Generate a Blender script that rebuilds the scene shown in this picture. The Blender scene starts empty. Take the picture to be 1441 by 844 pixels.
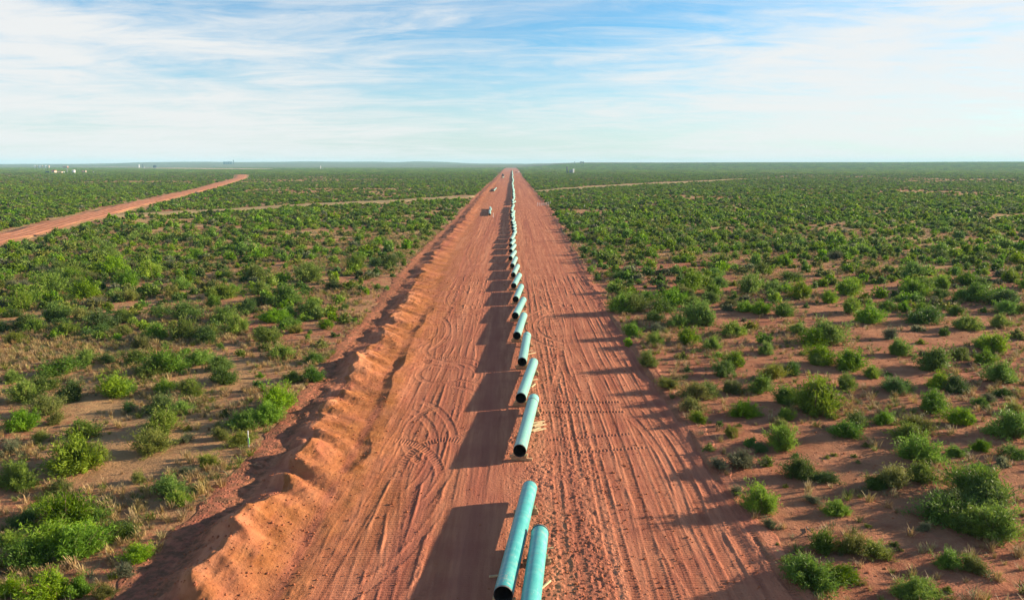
import bpy, bmesh, math, random
import numpy as np
from mathutils import Vector, Matrix
R = math.radians
random.seed(7); rng = np.random.default_rng(7)
scene = bpy.context.scene
COL = scene.collection

# ------------------------------------------------------------------ camera, sky, sun, exposure
F, CH, VH = 1100.0, 20.0, 231.5                       # focal length in photo pixels, camera height, horizon row
PITCH = math.atan((422 - VH) / F)
cam = bpy.data.objects.new("camera", bpy.data.cameras.new("camera")); COL.objects.link(cam)
cam.location = (0, 0, CH); cam.rotation_euler = (R(90) - PITCH, 0, 0)
cam.data.sensor_width = 36; cam.data.lens = F / 1441 * 36
cam.data.clip_start = 0.5; cam.data.clip_end = 60000
scene.camera = cam
SUN_EL, SUN_AZ = R(14.8), R(14.5)                     # azimuth measured from +x towards +y
sun = bpy.data.objects.new("sun", bpy.data.lights.new("sun", 'SUN')); COL.objects.link(sun)
sd = Vector((math.cos(SUN_AZ) * math.cos(SUN_EL), math.sin(SUN_AZ) * math.cos(SUN_EL), math.sin(SUN_EL)))
sun.rotation_euler = sd.to_track_quat('Z', 'Y').to_euler()
sun.data.energy = 5.0; sun.data.angle = R(0.7); sun.data.color = (1.0, 0.80, 0.58)
scene.view_settings.view_transform = 'Standard'; scene.view_settings.look = 'None'
scene.view_settings.gamma = 1; scene.view_settings.use_curve_mapping = False
scene.view_settings.exposure = 1.32
scene.cycles.volume_bounces = 1
scene.cycles.max_bounces = 6

world = bpy.data.worlds.new("World"); scene.world = world; world.use_nodes = True
def sky_nodes():
    nt = world.node_tree; N = nt.nodes; L = nt.links
    for n in list(N): N.remove(n)
    out = N.new('ShaderNodeOutputWorld'); bg = N.new('ShaderNodeBackground')
    sky = N.new('ShaderNodeTexSky'); sky.sky_type = 'NISHITA'; sky.sun_disc = False
    sky.sun_elevation = SUN_EL; sky.sun_rotation = R(90) - SUN_AZ
    sky.altitude = 800; sky.air_density = 1.0; sky.dust_density = 1.0; sky.ozone_density = 3.0
    bg.inputs['Strength'].default_value = 0.068
    tc = N.new('ShaderNodeTexCoord'); sep = N.new('ShaderNodeSeparateXYZ')
    L.new(tc.outputs['Generated'], sep.inputs[0])
    def math_(op, a, b=None, c=None):
        m = N.new('ShaderNodeMath'); m.operation = op
        for i, v in enumerate((a, b, c)):
            if v is None: continue
            if isinstance(v, (int, float)): m.inputs[i].default_value = v
            else: L.new(v, m.inputs[i])
        return m.outputs[0]
    zc = math_('ADD', math_('MAXIMUM', sep.outputs['Z'], 0.0), 0.07)
    px = math_('DIVIDE', sep.outputs['X'], zc); py = math_('DIVIDE', sep.outputs['Y'], zc)
    comb = N.new('ShaderNodeCombineXYZ'); L.new(px, comb.inputs[0]); L.new(py, comb.inputs[1])
    def noise(scale_xyz, rotz, loc, detail, rough, dist):
        mp = N.new('ShaderNodeMapping'); mp.inputs['Scale'].default_value = scale_xyz
        mp.inputs['Rotation'].default_value = (0, 0, R(rotz)); mp.inputs['Location'].default_value = loc
        L.new(comb.outputs[0], mp.inputs[0])
        nz = N.new('ShaderNodeTexNoise'); nz.inputs['Scale'].default_value = 1
        nz.inputs['Detail'].default_value = detail; nz.inputs['Roughness'].default_value = rough
        nz.inputs['Distortion'].default_value = dist
        L.new(mp.outputs[0], nz.inputs[0]); return nz.outputs['Fac']
    a = noise((0.50, 0.60, 1), 12, (3.1, 1.7, 0), 10, 0.60, 0.9)
    b = noise((1.2, 2.3, 1), 18, (7.3, 2.2, 0), 11, 0.66, 1.4)
    c = noise((0.20, 0.25, 1), 0, (1.4, 5.0, 0), 2, 0.5, 0.0)
    s = math_('ADD', math_('ADD', math_('MULTIPLY', a, 0.5), math_('MULTIPLY', b, 0.36)), math_('MULTIPLY', c, 0.42))
    side = math_('ABSOLUTE', math_('DIVIDE', sep.outputs['X'], math_('MAXIMUM', sep.outputs['Y'], 0.05)))
    sb = N.new('ShaderNodeMapRange'); sb.interpolation_type = 'SMOOTHSTEP'       # the break in the veil ahead
    sb.inputs['From Min'].default_value = 0.02; sb.inputs['From Max'].default_value = 0.42
    sb.inputs['To Min'].default_value = -0.05; sb.inputs['To Max'].default_value = 0.02
    L.new(side, sb.inputs[0]); s = math_('ADD', s, sb.outputs[0])
    mr = N.new('ShaderNodeMapRange'); mr.interpolation_type = 'SMOOTHSTEP'
    mr.inputs['From Min'].default_value = CLOUD_LO; mr.inputs['From Max'].default_value = CLOUD_HI
    L.new(s, mr.inputs[0])
    # thin veil that closes towards the horizon
    hz = N.new('ShaderNodeMapRange'); hz.interpolation_type = 'SMOOTHSTEP'
    hz.inputs['From Min'].default_value = 0.16; hz.inputs['From Max'].default_value = 0.0
    hz.inputs['To Min'].default_value = 0.0; hz.inputs['To Max'].default_value = 0.62
    L.new(sep.outputs['Z'], hz.inputs[0])
    cov = math_('SUBTRACT', 1.0, math_('MULTIPLY', math_('SUBTRACT', 1.0, mr.outputs[0]), math_('SUBTRACT', 1.0, hz.outputs[0])))
    hi = N.new('ShaderNodeMapRange'); hi.interpolation_type = 'SMOOTHSTEP'       # the veil thins overhead
    hi.inputs['From Min'].default_value = 0.26; hi.inputs['From Max'].default_value = 0.55
    hi.inputs['To Min'].default_value = 0.95; hi.inputs['To Max'].default_value = 0.12
    L.new(sep.outputs['Z'], hi.inputs[0])
    cov = math_('MULTIPLY', cov, hi.outputs[0])
    tint = N.new('ShaderNodeMix'); tint.data_type = 'RGBA'; tint.blend_type = 'MULTIPLY'; tint.inputs[0].default_value = 1
    tint.inputs[7].default_value = SKY_TINT
    L.new(sky.outputs[0], tint.inputs[6])
    mix = N.new('ShaderNodeMix'); mix.data_type = 'RGBA'
    L.new(cov, mix.inputs[0]); L.new(tint.outputs[2], mix.inputs[6]); mix.inputs[7].default_value = CLOUD_COL
    L.new(mix.outputs[2], bg.inputs[0]); L.new(bg.outputs[0], out.inputs[0])
CLOUD_LO, CLOUD_HI = 0.43, 0.73
SKY_TINT = (0.68, 1.08, 1.18, 1)
CLOUD_COL = (5.3, 5.3, 5.25, 1)
sky_nodes()

# ------------------------------------------------------------------ helpers
def at(u, v, z=0.0):
    """The point of the place that photo pixel (u, v) shows at height z."""
    x = (u - 720.5) / F; y = -(v - 422) / F
    d = Vector((x, math.cos(PITCH) + y * math.sin(PITCH), -math.sin(PITCH) + y * math.cos(PITCH)))
    t = (z - CH) / d.z
    return Vector((d.x * t, d.y * t, z))

def _hash(ix, iy, seed):
    h = (ix.astype(np.int64) * 374761393 + iy.astype(np.int64) * 668265263 + seed * 974634777) & 0xffffffff
    h = ((h ^ (h >> 13)) * 1274126177) & 0xffffffff
    h = (h ^ (h >> 16)) & 0xffffff
    return h / float(0xffffff)
def vn(x, y, seed=0):
    """Value noise, -1..1."""
    x, y = np.broadcast_arrays(np.asarray(x, float), np.asarray(y, float))
    ix = np.floor(x); iy = np.floor(y); fx = x - ix; fy = y - iy
    fx = fx * fx * (3 - 2 * fx); fy = fy * fy * (3 - 2 * fy)
    a = _hash(ix, iy, seed); b = _hash(ix + 1, iy, seed); c = _hash(ix, iy + 1, seed); d = _hash(ix + 1, iy + 1, seed)
    return ((a * (1 - fx) + b * fx) * (1 - fy) + (c * (1 - fx) + d * fx) * fy) * 2 - 1
def fbm(x, y, o=3, seed=0):
    s = 0; a = 1; t = 0
    for i in range(o):
        s = s + a * vn(np.asarray(x) * 2 ** i + 17.3 * i, np.asarray(y) * 2 ** i + 9.1 * i, seed + i); t += a; a *= 0.5
    return s / t
def sst(a, b, x):
    t = np.clip((np.asarray(x, float) - a) / (b - a), 0, 1); return t * t * (3 - 2 * t)

def tag(o, label=None, cat=None, group=None, kind=None):
    if label: o['label'] = label
    if cat: o['category'] = cat
    if group: o['group'] = group
    if kind: o['kind'] = kind
    return o
def link(name, me, mat=None, parent=None):
    o = bpy.data.objects.new(name, me); COL.objects.link(o)
    if mat is not None and me is not None:
        me.materials.clear(); me.materials.append(mat)
    if parent: o.parent = parent
    return o
def empty(name, loc=(0, 0, 0), rz=0.0):
    o = bpy.data.objects.new(name, None); COL.objects.link(o); o.location = loc; o.rotation_euler = (0, 0, rz); o.empty_display_size = .2
    return o
def np_mesh(name, verts, faces, smooth=False):
    """verts (n,3), faces (m,k) with fixed k."""
    me = bpy.data.meshes.new(name); verts = np.asarray(verts, np.float32); faces = np.asarray(faces, np.int32)
    k = faces.shape[1]; m = len(faces)
    me.vertices.add(len(verts)); me.vertices.foreach_set('co', verts.ravel())
    me.loops.add(m * k); me.loops.foreach_set('vertex_index', faces.ravel())
    me.polygons.add(m); me.polygons.foreach_set('loop_start', np.arange(m, dtype=np.int32) * k)
    me.polygons.foreach_set('use_smooth', np.full(m, smooth))
    me.update(calc_edges=True); return me
def grid_faces(ny, nx, off=0):
    i = np.arange(ny - 1)[:, None] * nx + np.arange(nx - 1)[None, :] + off
    return np.stack([i, i + 1, i + nx + 1, i + nx], -1).reshape(-1, 4)
def fattr(me, name, arr):
    a = me.attributes.new(name, 'FLOAT', 'POINT'); a.data.foreach_set('value', np.asarray(arr, np.float32).ravel())

class MB:
    """Collects boxes and tubes into one mesh."""
    def __init__(s): s.bm = bmesh.new()
    def box(s, c, size, rot=None, bev=0.0):
        m = Matrix.Translation(c) @ (rot or Matrix.Identity(4)) @ Matrix.Diagonal((*size, 1))
        r = bmesh.ops.create_cube(s.bm, size=1, matrix=m)
        if bev:
            es = list({e for v in r['verts'] for e in v.link_edges})
            bmesh.ops.bevel(s.bm, geom=es, offset=bev, segments=2, affect='EDGES', profile=.6)
        return s
    def tube(s, p0, p1, r0, r1=None, n=12, cap=True):
        p0 = Vector(p0); p1 = Vector(p1); d = p1 - p0
        q = d.to_track_quat('Z', 'Y').to_matrix().to_4x4()
        bmesh.ops.create_cone(s.bm, cap_ends=cap, segments=n, radius1=r0, radius2=r0 if r1 is None else r1,
                              depth=d.length, matrix=Matrix.Translation((p0 + p1) / 2) @ q)
        return s
    def lathe(s, prof, n=32, axis='Z', closed=False):
        """prof: list of (radius, height) spun about the axis."""
        rings = []
        for r, h in prof:
            ring = []
            for i in range(n):
                a = 2 * math.pi * i / n
                ring.append(s.bm.verts.new((r * math.cos(a), r * math.sin(a), h) if axis == 'Z' else (r * math.cos(a), h, r * math.sin(a))))
            rings.append(ring)
        pairs = list(zip(rings[:-1], rings[1:])) + ([(rings[-1], rings[0])] if closed else [])
        for a, b in pairs:
            for i in range(n):
                s.bm.faces.new((a[i], a[(i + 1) % n], b[(i + 1) % n], b[i]))
        return s
    def mesh(s, name, smooth=False):
        bmesh.ops.recalc_face_normals(s.bm, faces=s.bm.faces)
        me = bpy.data.meshes.new(name); s.bm.to_mesh(me); s.bm.free()
        if smooth:
            me.polygons.foreach_set('use_smooth', [True] * len(me.polygons))
            me.set_sharp_from_angle(angle=R(40))
        return me
    def build(s, name, mat, parent=None, smooth=False):
        return link(name, s.mesh(name, smooth), mat, parent)

# ------------------------------------------------------------------ materials
class NT:
    def __init__(s, name):
        s.m = bpy.data.materials.new(name); s.m.use_nodes = True; s.t = s.m.node_tree; s.N = s.t.nodes
        s.b = s.N['Principled BSDF']; s.out = s.N['Material Output']
        s.b.inputs['Specular IOR Level'].default_value = 0.2
    def n(s, kind, ins=None, **props):
        nd = s.N.new(kind)
        for k, v in props.items(): setattr(nd, k, v)
        for k, v in (ins or {}).items(): s.set(nd, k, v)
        return nd
    def set(s, nd, k, v):
        if isinstance(v, bpy.types.NodeSocket): s.t.links.new(v, nd.inputs[k])
        else: nd.inputs[k].default_value = v
    def noise(s, vec, scale, detail=4, rough=.55, dist=0):
        return s.n('ShaderNodeTexNoise', {'Vector': vec, 'Scale': scale, 'Detail': detail, 'Roughness': rough, 'Distortion': dist}).outputs['Fac']
    def mapping(s, vec, scale=(1, 1, 1), rot=(0, 0, 0)):
        return s.n('ShaderNodeMapping', {'Vector': vec, 'Scale': scale, 'Rotation': rot}).outputs[0]
    def mr(s, v, a, b, c=0., d=1., smooth=True):
        return s.n('ShaderNodeMapRange', {0: v, 1: a, 2: b, 3: c, 4: d}, interpolation_type='SMOOTHSTEP' if smooth else 'LINEAR').outputs[0]
    def mix(s, f, a, b, mode='MIX'):
        nd = s.n('ShaderNodeMix', {0: f, 6: a, 7: b}, data_type='RGBA', blend_type=mode); return nd.outputs[2]
    def math(s, op, a, b=0.):
        return s.n('ShaderNodeMath', {0: a, 1: b}, operation=op).outputs[0]
    def pos(s): return s.n('ShaderNodeNewGeometry').outputs['Position']
    def obj(s): return s.n('ShaderNodeTexCoord').outputs['Object']
    def rand(s): return s.n('ShaderNodeObjectInfo').outputs['Random']
    def attr(s, name): return s.n('ShaderNodeAttribute', attribute_name=name).outputs['Fac']
    def bump(s, h, strength, dist):
        s.set(s.b, 'Normal', s.n('ShaderNodeBump', {'Height': h, 'Strength': strength, 'Distance': dist}).outputs[0])
    def col(s, c): s.set(s.b, 'Base Color', c); return s
def C4(*c): return (*c, 1)

def soil_material():
    m = NT("red_soil"); p = m.pos()
    big = m.noise(p, .05, 4); mid = m.noise(p, .5, 5, .6); fine = m.noise(p, 5, 6, .7)
    c = m.mix(m.mr(mid, .35, .7), C4(.29, .112, .064), C4(.42, .180, .104))
    c = m.mix(m.mr(fine, .45, .75, 0, .5), c, C4(.22, .075, .045))
    litter = m.mr(m.math('ADD', m.math('MULTIPLY', big, .7), m.math('MULTIPLY', m.noise(p, 1.3, 8, .75), .6)), .54, .72)
    litter = m.math('MULTIPLY', litter, m.attr('grass'))
    c = m.mix(litter, c, C4(.40, .265, .125))
    c = m.mix(m.mr(m.noise(p, .8, 7, .75), .55, .68, 0, .55), c, C4(.175, .105, .066))
    stip = m.mr(m.noise(p, 11, 3, .7), .6, .72, 0, .55)
    c = m.mix(m.math('MULTIPLY', stip, m.math('MAXIMUM', m.attr('grass'), .6)), c, C4(.115, .095, .045))
    c = m.mix(m.mr(m.noise(p, 3.2, 5, .7), .62, .72, 0, .55), c, C4(.46, .27, .16))
    # cover of low scrub that closes over the soil far away
    pv = m.mapping(p, (.028, .012, .02)); g1 = m.noise(pv, 1, 6, .7)
    gcol = m.mix(m.mr(g1, .35, .65), C4(.050, .075, .022), C4(.13, .15, .05))
    gcol = m.mix(m.mr(m.noise(pv, .6, 5, .7), .58, .72, 0, .6), gcol, C4(.36, .24, .13))
    c = m.mix(m.attr('cover'), c, gcol)
    m.col(c); m.b.inputs['Roughness'].default_value = 1; m.b.inputs['Specular IOR Level'].default_value = .05
    h = m.math('ADD', m.math('MULTIPLY', m.noise(p, 2.2, 6, .65), .6), m.math('MULTIPLY', m.noise(p, 12, 3, .6), .25))
    m.bump(h, 1.0, .30)
    return m.m
def road_material():
    m = NT("graded_dirt"); p = m.pos()
    st = m.noise(m.mapping(p, (1.6, .09, 1)), 1, 6, .6); st2 = m.noise(m.mapping(p, (5, .35, 1)), 1, 4, .6)
    mid = m.noise(p, .35, 4, .6); fine = m.noise(p, 9, 6, .7)
    c = m.mix(m.mr(st, .3, .72), C4(.355, .126, .072), C4(.54, .222, .124))
    c = m.mix(m.mr(st2, .5, .8, 0, .45), c, C4(.56, .245, .142))
    c = m.mix(m.mr(mid, .4, .75, 0, .5), c, C4(.29, .088, .062))
    c = m.mix(m.mr(fine, .5, .8, 0, .45), c, C4(.26, .085, .045))
    c = m.mix(m.attr('sand'), c, m.mix(m.mr(m.noise(p, 1.1, 5, .6), .3, .75), C4(.285, .104, .035), C4(.40, .166, .062)))
    lane = m.noise(m.mapping(p, (.42, .006, 1)), 1, 3, .5)
    c = m.mix(m.mr(lane, .50, .66, 0, .6), c, C4(.30, .100, .068)); c = m.mix(m.mr(lane, .30, .44, .5, 0), c, C4(.58, .26, .145))
    deb = m.math('MULTIPLY', m.attr('debris'), m.mr(m.noise(p, 1.6, 7, .75), .38, .62))
    c = m.mix(deb, c, C4(.125, .072, .042))
    m.col(c); m.b.inputs['Roughness'].default_value = 1; m.b.inputs['Specular IOR Level'].default_value = .05
    vo = m.n('ShaderNodeTexVoronoi', {'Vector': p, 'Scale': 4.2}, feature='F1').outputs['Distance']
    clod = m.math('MULTIPLY', m.mr(vo, .0, .4, 1, 0), m.attr('clod'))
    h = m.math('ADD', m.math('ADD', m.math('MULTIPLY', m.noise(p, 5, 6, .7), .5), m.math('MULTIPLY', st2, .35)), m.math('MULTIPLY', clod, .9))
    h = m.math('ADD', h, m.math('MULTIPLY', m.math('MULTIPLY', m.noise(p, 3.2, 8, .72), m.attr('sand')), 1.1))
    m.bump(h, .9, .11)
    return m.m
def side_road_material():
    m = NT("orange_red_road_soil"); p = m.pos(); l = m.attr('lat')
    n = m.noise(m.mapping(p, (.25, .06, .1), (0, 0, R(-15))), 1, 6, .7); n2 = m.noise(p, .12, 5, .65)
    c = m.mix(m.mr(n, .35, .68), C4(.41, .155, .080), C4(.58, .26, .145))
    w = m.math('ABSOLUTE', m.math('SINE', m.math('ADD', m.math('MULTIPLY', l, 9.5), m.math('MULTIPLY', n2, 2.2))))
    c = m.mix(m.mr(w, .75, 1, 0, .5), c, C4(.58, .29, .18)); c = m.mix(m.mr(w, .0, .18, .22, 0), c, C4(.30, .11, .06))
    c = m.mix(m.mr(m.math('ADD', m.math('ABSOLUTE', l), m.math('MULTIPLY', n2, .5)), .95, 1.2, 0, .8), c, C4(.30, .20, .095))
    m.col(c); m.b.inputs['Roughness'].default_value = 1; m.b.inputs['Specular IOR Level'].default_value = .05
    m.bump(m.math('ADD', m.math('MULTIPLY', w, .5), n), .8, .25)
    return m.m
def plain(name, base, rough=.8, var=.25, scale=3., metal=0, spec=.3, bump=0):
    m = NT(name); p = m.obj(); nz = m.noise(p, scale, 5, .6)
    c = m.mix(m.mr(nz, .3, .75), C4(*[b * (1 - var) for b in base]), C4(*[min(1, b * (1 + var)) for b in base]))
    m.col(c); m.b.inputs['Roughness'].default_value = rough; m.b.inputs['Metallic'].default_value = metal
    m.b.inputs['Specular IOR Level'].default_value = spec
    if bump: m.bump(nz, .5, bump)
    return m.m
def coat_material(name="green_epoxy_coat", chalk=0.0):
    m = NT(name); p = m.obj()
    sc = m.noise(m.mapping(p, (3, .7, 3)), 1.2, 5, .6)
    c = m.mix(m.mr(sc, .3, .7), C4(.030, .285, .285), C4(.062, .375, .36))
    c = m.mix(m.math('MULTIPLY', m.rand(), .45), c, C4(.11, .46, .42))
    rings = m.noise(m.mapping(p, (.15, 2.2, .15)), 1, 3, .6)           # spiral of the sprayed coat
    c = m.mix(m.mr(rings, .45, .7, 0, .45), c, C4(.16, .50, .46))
    c = m.mix(chalk, c, C4(.25, .44, .355))  # even blend towards pale mint, stronger for pipes farther along the row
    c = m.mix(m.mr(m.noise(p, 2.2, 6, .75), .52, .74, 0, .5), c, C4(.40, .33, .25))   # dust
    c = m.mix(m.mr(m.noise(m.mapping(p, (5, 1.2, 5)), 1.3, 5, .75), .63, .69, 0, .7), c, C4(.55, .62, .58))  # scuffs
    ends = m.math('ABSOLUTE', m.math('SUBTRACT', m.n('ShaderNodeSeparateXYZ', {0: p}).outputs['Y'], 6.05))
    wear = m.math('MULTIPLY', m.mr(ends, 3.0, 5.6), m.mr(m.noise(p, 3.5, 7, .8), .50, .62))
    c = m.mix(m.math('MULTIPLY', wear, .6), c, C4(.45, .40, .33))
    scr = m.mr(m.noise(m.mapping(p, (14, .5, 14)), 1, 3, .7), .66, .70, 0, .55)
    c = m.mix(scr, c, C4(.50, .60, .56))
    m.col(c); m.b.inputs['Specular IOR Level'].default_value = .5
    m.set(m.b, 'Roughness', m.mr(sc, .3, .7, .30, .48))
    m.bump(m.noise(p, 9, 4, .6), .12, .01)
    return m.m
def leaf_material(name, dark, light, dry, trans=.35):
    m = NT(name); p = m.obj(); r = m.rand()
    n1 = m.noise(p, 5.5, 3, .6); n2 = m.noise(p, 26, 2, .5)
    c = m.mix(m.mr(m.math('ADD', m.math('MULTIPLY', n1, .65), m.math('MULTIPLY', n2, .35)), .36, .64), C4(*dark), C4(*light))
    c = m.mix(m.mr(n2, .62, .78, 0, .42), c, C4(*dry))
    hs = m.n('ShaderNodeHueSaturation', {'Hue': m.mr(r, 0, 1, .482, .520, False), 'Saturation': m.mr(m.math('FRACT', m.math('MULTIPLY', r, 7.3)), 0, 1, .88, 1.08, False),
             'Value': m.mr(m.math('FRACT', m.math('MULTIPLY', r, 3.7)), 0, 1, .62, 1.16, False), 'Color': c}).outputs[0]
    m.col(hs); m.b.inputs['Roughness'].default_value = .6; m.b.inputs['Specular IOR Level'].default_value = .25
    tr = m.n('ShaderNodeBsdfTranslucent', {'Color': hs}).outputs[0]
    ms = m.n('ShaderNodeMixShader', {0: trans, 1: m.b.outputs[0], 2: tr})
    m.t.links.new(ms.outputs[0], m.out.inputs[0])
    return m.m
M = dict(
    soil=soil_material(), road=road_material(), coat=coat_material(), light_mint=coat_material('light_mint_epoxy_coat', .55), pale_mint=coat_material('pale_mint_epoxy_coat', .85),
    steel=plain("bare_steel", (.20, .19, .17), .5, .3, 6, .6, .4),
    lining=plain("dark_pipe_wall", (.045, .038, .034), .7, .4, 3),
    band=plain("dark_strap", (.05, .075, .075), .7),
    prime=plain("pale_cutback", (.20, .50, .45), .45, .15, 4),
    timber=plain("weathered_timber", (.42, .27, .15), .85, .3, 5, bump=.01),
    fresh=plain("fresh_cut_timber", (.66, .49, .28), .8, .2, 5),
    white=plain("white_paint", (.72, .73, .74), .6, .1, .4),
    buff=plain("buff_paint", (.55, .42, .33), .7, .15, .3),
    dark=plain("dark_blue_steel", (.035, .055, .085), .6, .3, .5),
    grey=plain("grey_steel", (.25, .27, .29), .6, .2, .5),
    rust=plain("rust_red_paint", (.32, .12, .09), .7, .2, .5),
    wood_pole=plain("pole_wood", (.16, .12, .09), .9, .2, 1),
    rubber=plain("black_rubber", (.02, .02, .02), .8),
    glass=plain("dark_glass", (.03, .04, .05), .1, .1, 1, spec=.6),
    greenflag=plain("lime_flagging", (.20, .55, .12), .6, .1, 3),
    bark=plain("grey_brown_bark", (.14, .095, .065), .95, .3, 12),
    dead=plain("bleached_dead_wood", (.26, .18, .12), .95, .3, 10),
    padsoil=plain("pale_caliche", (.58, .42, .33), 1, .12, .01, spec=.05),
    trail=plain("pale_dry_grass_cut", (.36, .265, .135), 1, .35, .15, spec=.05),
    farroad=side_road_material(),
    bright=leaf_material("bright_green_leaf", (.10, .195, .014), (.245, .385, .028), (.36, .37, .08)),
    deep=leaf_material("deep_green_leaf", (.058, .120, .018), (.14, .240, .034), (.22, .22, .07)),
    olive=leaf_material("olive_leaf", (.13, .165, .024), (.27, .295, .052), (.37, .31, .11)),
    sage=leaf_material("sage_leaf", (.11, .135, .065), (.21, .235, .115), (.32, .28, .16)),
    straw=leaf_material("straw_blade", (.34, .235, .095), (.52, .385, .17), (.24, .25, .085), .25),
)

# ------------------------------------------------------------------ the lie of the land
def rise(x, y):
    """Low ridges near the horizon."""
    d = np.hypot(x, y); ang = x / np.maximum(np.abs(y), 1.0)
    right = sst(.0, .09, ang); left = sst(-.02, -.12, ang)
    h = right * 34 * sst(2600, 5600, d) + left * 50 * sst(6200, 10500, d) * (1 - .55 * sst(-.38, -.56, ang)) + (1 - right) * (1 - left) * 22 * sst(3800, 9000, d)
    h = h + 8 * sst(3500, 9000, d) * fbm(x / 900, y / 1500, 3, 41) + 5 * sst(6000, 10000, d) * vn(x / 300, y / 900, 44)
    return h
def crest(y):
    y = np.asarray(y, float)
    return crest_line(y) + .45 * fbm(y / 9, y * 0, 2, 3)
def crest_line(y): return -14.3 - 3.0 * sst(40, 190, y) - 3.6 * sst(200, 700, y) - 12 * sst(800, 3600, y)
def right_edge(y):
    y = np.asarray(y, float)
    return 12.9 + .25 * fbm(y / 8, y * 0 + 3, 2, 5) + 3.6 * sst(90, 380, y) + 8 * sst(800, 3600, y)
def wild(x, y):
    """Natural ground level outside the cleared strip."""
    d = np.hypot(x, y)
    return (.12 + .30 * fbm(x / 45, y / 45, 2, 11) * sst(10, 60, d) + .13 * fbm(x / 7, y / 7, 2, 13) + .10 * fbm(x / 1.9, y / 1.9, 2, 15)
            * (1 - sst(150, 400, d)) + rise(x, y))
def ground(x, y):
    x = np.asarray(x, float); y = np.asarray(y, float)
    w = wild(x, y); cr = crest(y); re = right_edge(y)
    inside = sst(-4.0, -2.4, x - cr) * (1 - sst(-.7, .5, x - re)) * (1 - sst(4300, 4500, y))
    return w * (1 - inside) + (rise(x, y) - .9) * inside

def spread(lo, hi, near, k, c=0.0):
    """Coordinates from lo to hi, step max(near, k*distance from c)."""
    a = [c]; 
    while a[-1] < hi: a.append(a[-1] + max(near, k * abs(a[-1] - c)))
    b = [c]
    while b[-1] > lo: b.append(b[-1] - max(near, k * abs(b[-1] - c)))
    return np.array(b[:0:-1] + a)
gx = spread(-10500, 10500, .32, .016)
ys = [20.]
while ys[-1] < 14000: ys.append(ys[-1] + max(.32, .011 * ys[-1]))
gy = np.concatenate([np.linspace(-400, -60, 10), np.linspace(-50, 18, 14), np.array(ys)])
GX, GY = np.meshgrid(gx, gy)
GZ = ground(GX, GY)
gme = np_mesh("ground", np.stack([GX, GY, GZ], -1).reshape(-1, 3), grid_faces(len(gy), len(gx)), True)
grass_amt = (1.2 - sst(-30, 20, GX) * .92) * np.clip(.75 + .5 * fbm(GX / 30, GY / 30, 2, 77), 0, 1)
grass_amt = np.maximum(grass_amt, 1.1 * sst(120, 220, np.hypot(GX, GY)))
fattr(gme, 'grass', grass_amt)
fattr(gme, 'cover', sst(700, 2600, np.hypot(GX, GY)) * .85)
tag(link("ground", gme, M['soil']), kind='structure')

# ------------------------------------------------------------------ the cleared strip: heights
RX = rng
TRACKS = []
def long_track(x0, y0, y1, wander=.5, wl=40, width=.55, depth=.06, lug=0.0, lp=.22, slope=0.0, seed=0):
    TRACKS.append(('L', x0, y0, y1, wander, wl, width, depth, lug, lp, slope, seed))
def arc_track(cx, cy, r, a0, a1, width=.55, depth=.06, lug=0.0, lp=.22, ex=1.0):
    TRACKS.append(('A', cx, cy, r, a0, a1, width, depth, lug, lp, ex))
tr = random.Random(3)
for i in range(40):                                                     # far-running wheel ruts, both halves
    half = tr.random() < .55
    x0 = tr.uniform(-11.2, -4.6) if half else tr.uniform(2.5, 12.0)
    y0 = tr.uniform(-20, 60); y1 = y0 + tr.uniform(150, 1500)
    gauge = tr.choice([1.7, 1.9, 2.3])
    w = tr.uniform(.08, .38); wl = tr.uniform(50, 180); dp = tr.uniform(.012, .034); lug = tr.choice([0, 0, .02, .025]); sl = tr.uniform(-.02, .02) if tr.random() < .5 else 0
    for s in (0, gauge):
        long_track(x0 + s, y0, y1, w, wl, tr.uniform(.22, .55), dp, lug, .24, sl, i)
for i in range(16):                                                     # dozer tracks: wide with cleat prints
    x0 = tr.choice([tr.uniform(-11.0, -5.0), tr.uniform(-11.0, -5.0), tr.uniform(3.5, 11.5)])
    y0 = tr.uniform(10, 80)
    for s in (0, 1.95):
        long_track(x0 + s, y0, y0 + tr.uniform(40, 160), .6, tr.uniform(30, 80), .58, .026, .034, .21, tr.uniform(-.03, .03), 60 + i)
for (x0, sl, y0, y1) in ((-11.2, .055, 26, 75), (-9.6, .06, 26, 80), (-4.3, .01, 20, 60), (-2.4, .012, 20, 58), (9.2, -.0, 20, 90), (11.0, .0, 20, 90), (7.2, .01, 20, 70)):
    long_track(x0, y0, y1, .25, 60, .58, .04, .036, .21, sl, 90)
# turning loops left of the pipes
for (cx, cy, r, a0, a1, ex, lg) in ((-6.5, 73, 3.2, -30, 200, 1.6, .03), (-6.5, 73, 4.4, -20, 190, 1.6, .03), (-6.9, 74, 2.2, 20, 330, 1.7, .0), (-7.2, 62, 5.2, -60, 80, 1.5, .03),
                                (-7.2, 62, 6.6, -55, 80, 1.5, .03), (-10.5, 52, 5.0, -40, 70, 2.2, 0), (-10.5, 52, 6.4, -40, 70, 2.2, 0), (-2.5, 57, 5.5, 130, 235, 1.6, .03),
                                (-13.5, 92, 4.2, -80, 60, 2.4, 0), (-13.5, 92, 5.8, -80, 55, 2.4, 0), (-5.0, 84, 4.5, 150, 270, 1.4, 0), (-5.0, 84, 6.0, 150, 270, 1.4, 0),
                                (-4.8, 50, 2.6, 60, 190, 2.0, .03), (-9, 46, 4.5, 10, 120, 2.0, .03), (-8, 120, 6, -70, 90, 2.6, 0), (-8, 120, 7.6, -70, 90, 2.6, 0),
                                (4.5, 50, 6.0, -30, 40, 3.2, 0), (4.5, 50, 7.6, -30, 40, 3.2, 0),
                                (8, 96, 5.0, 90, 260, 2.0, 0), (8, 96, 6.6, 90, 260, 2.0, 0)):
    arc_track(cx, cy, r, a0, a1, .5, .042, lg, .22, ex)
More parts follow.
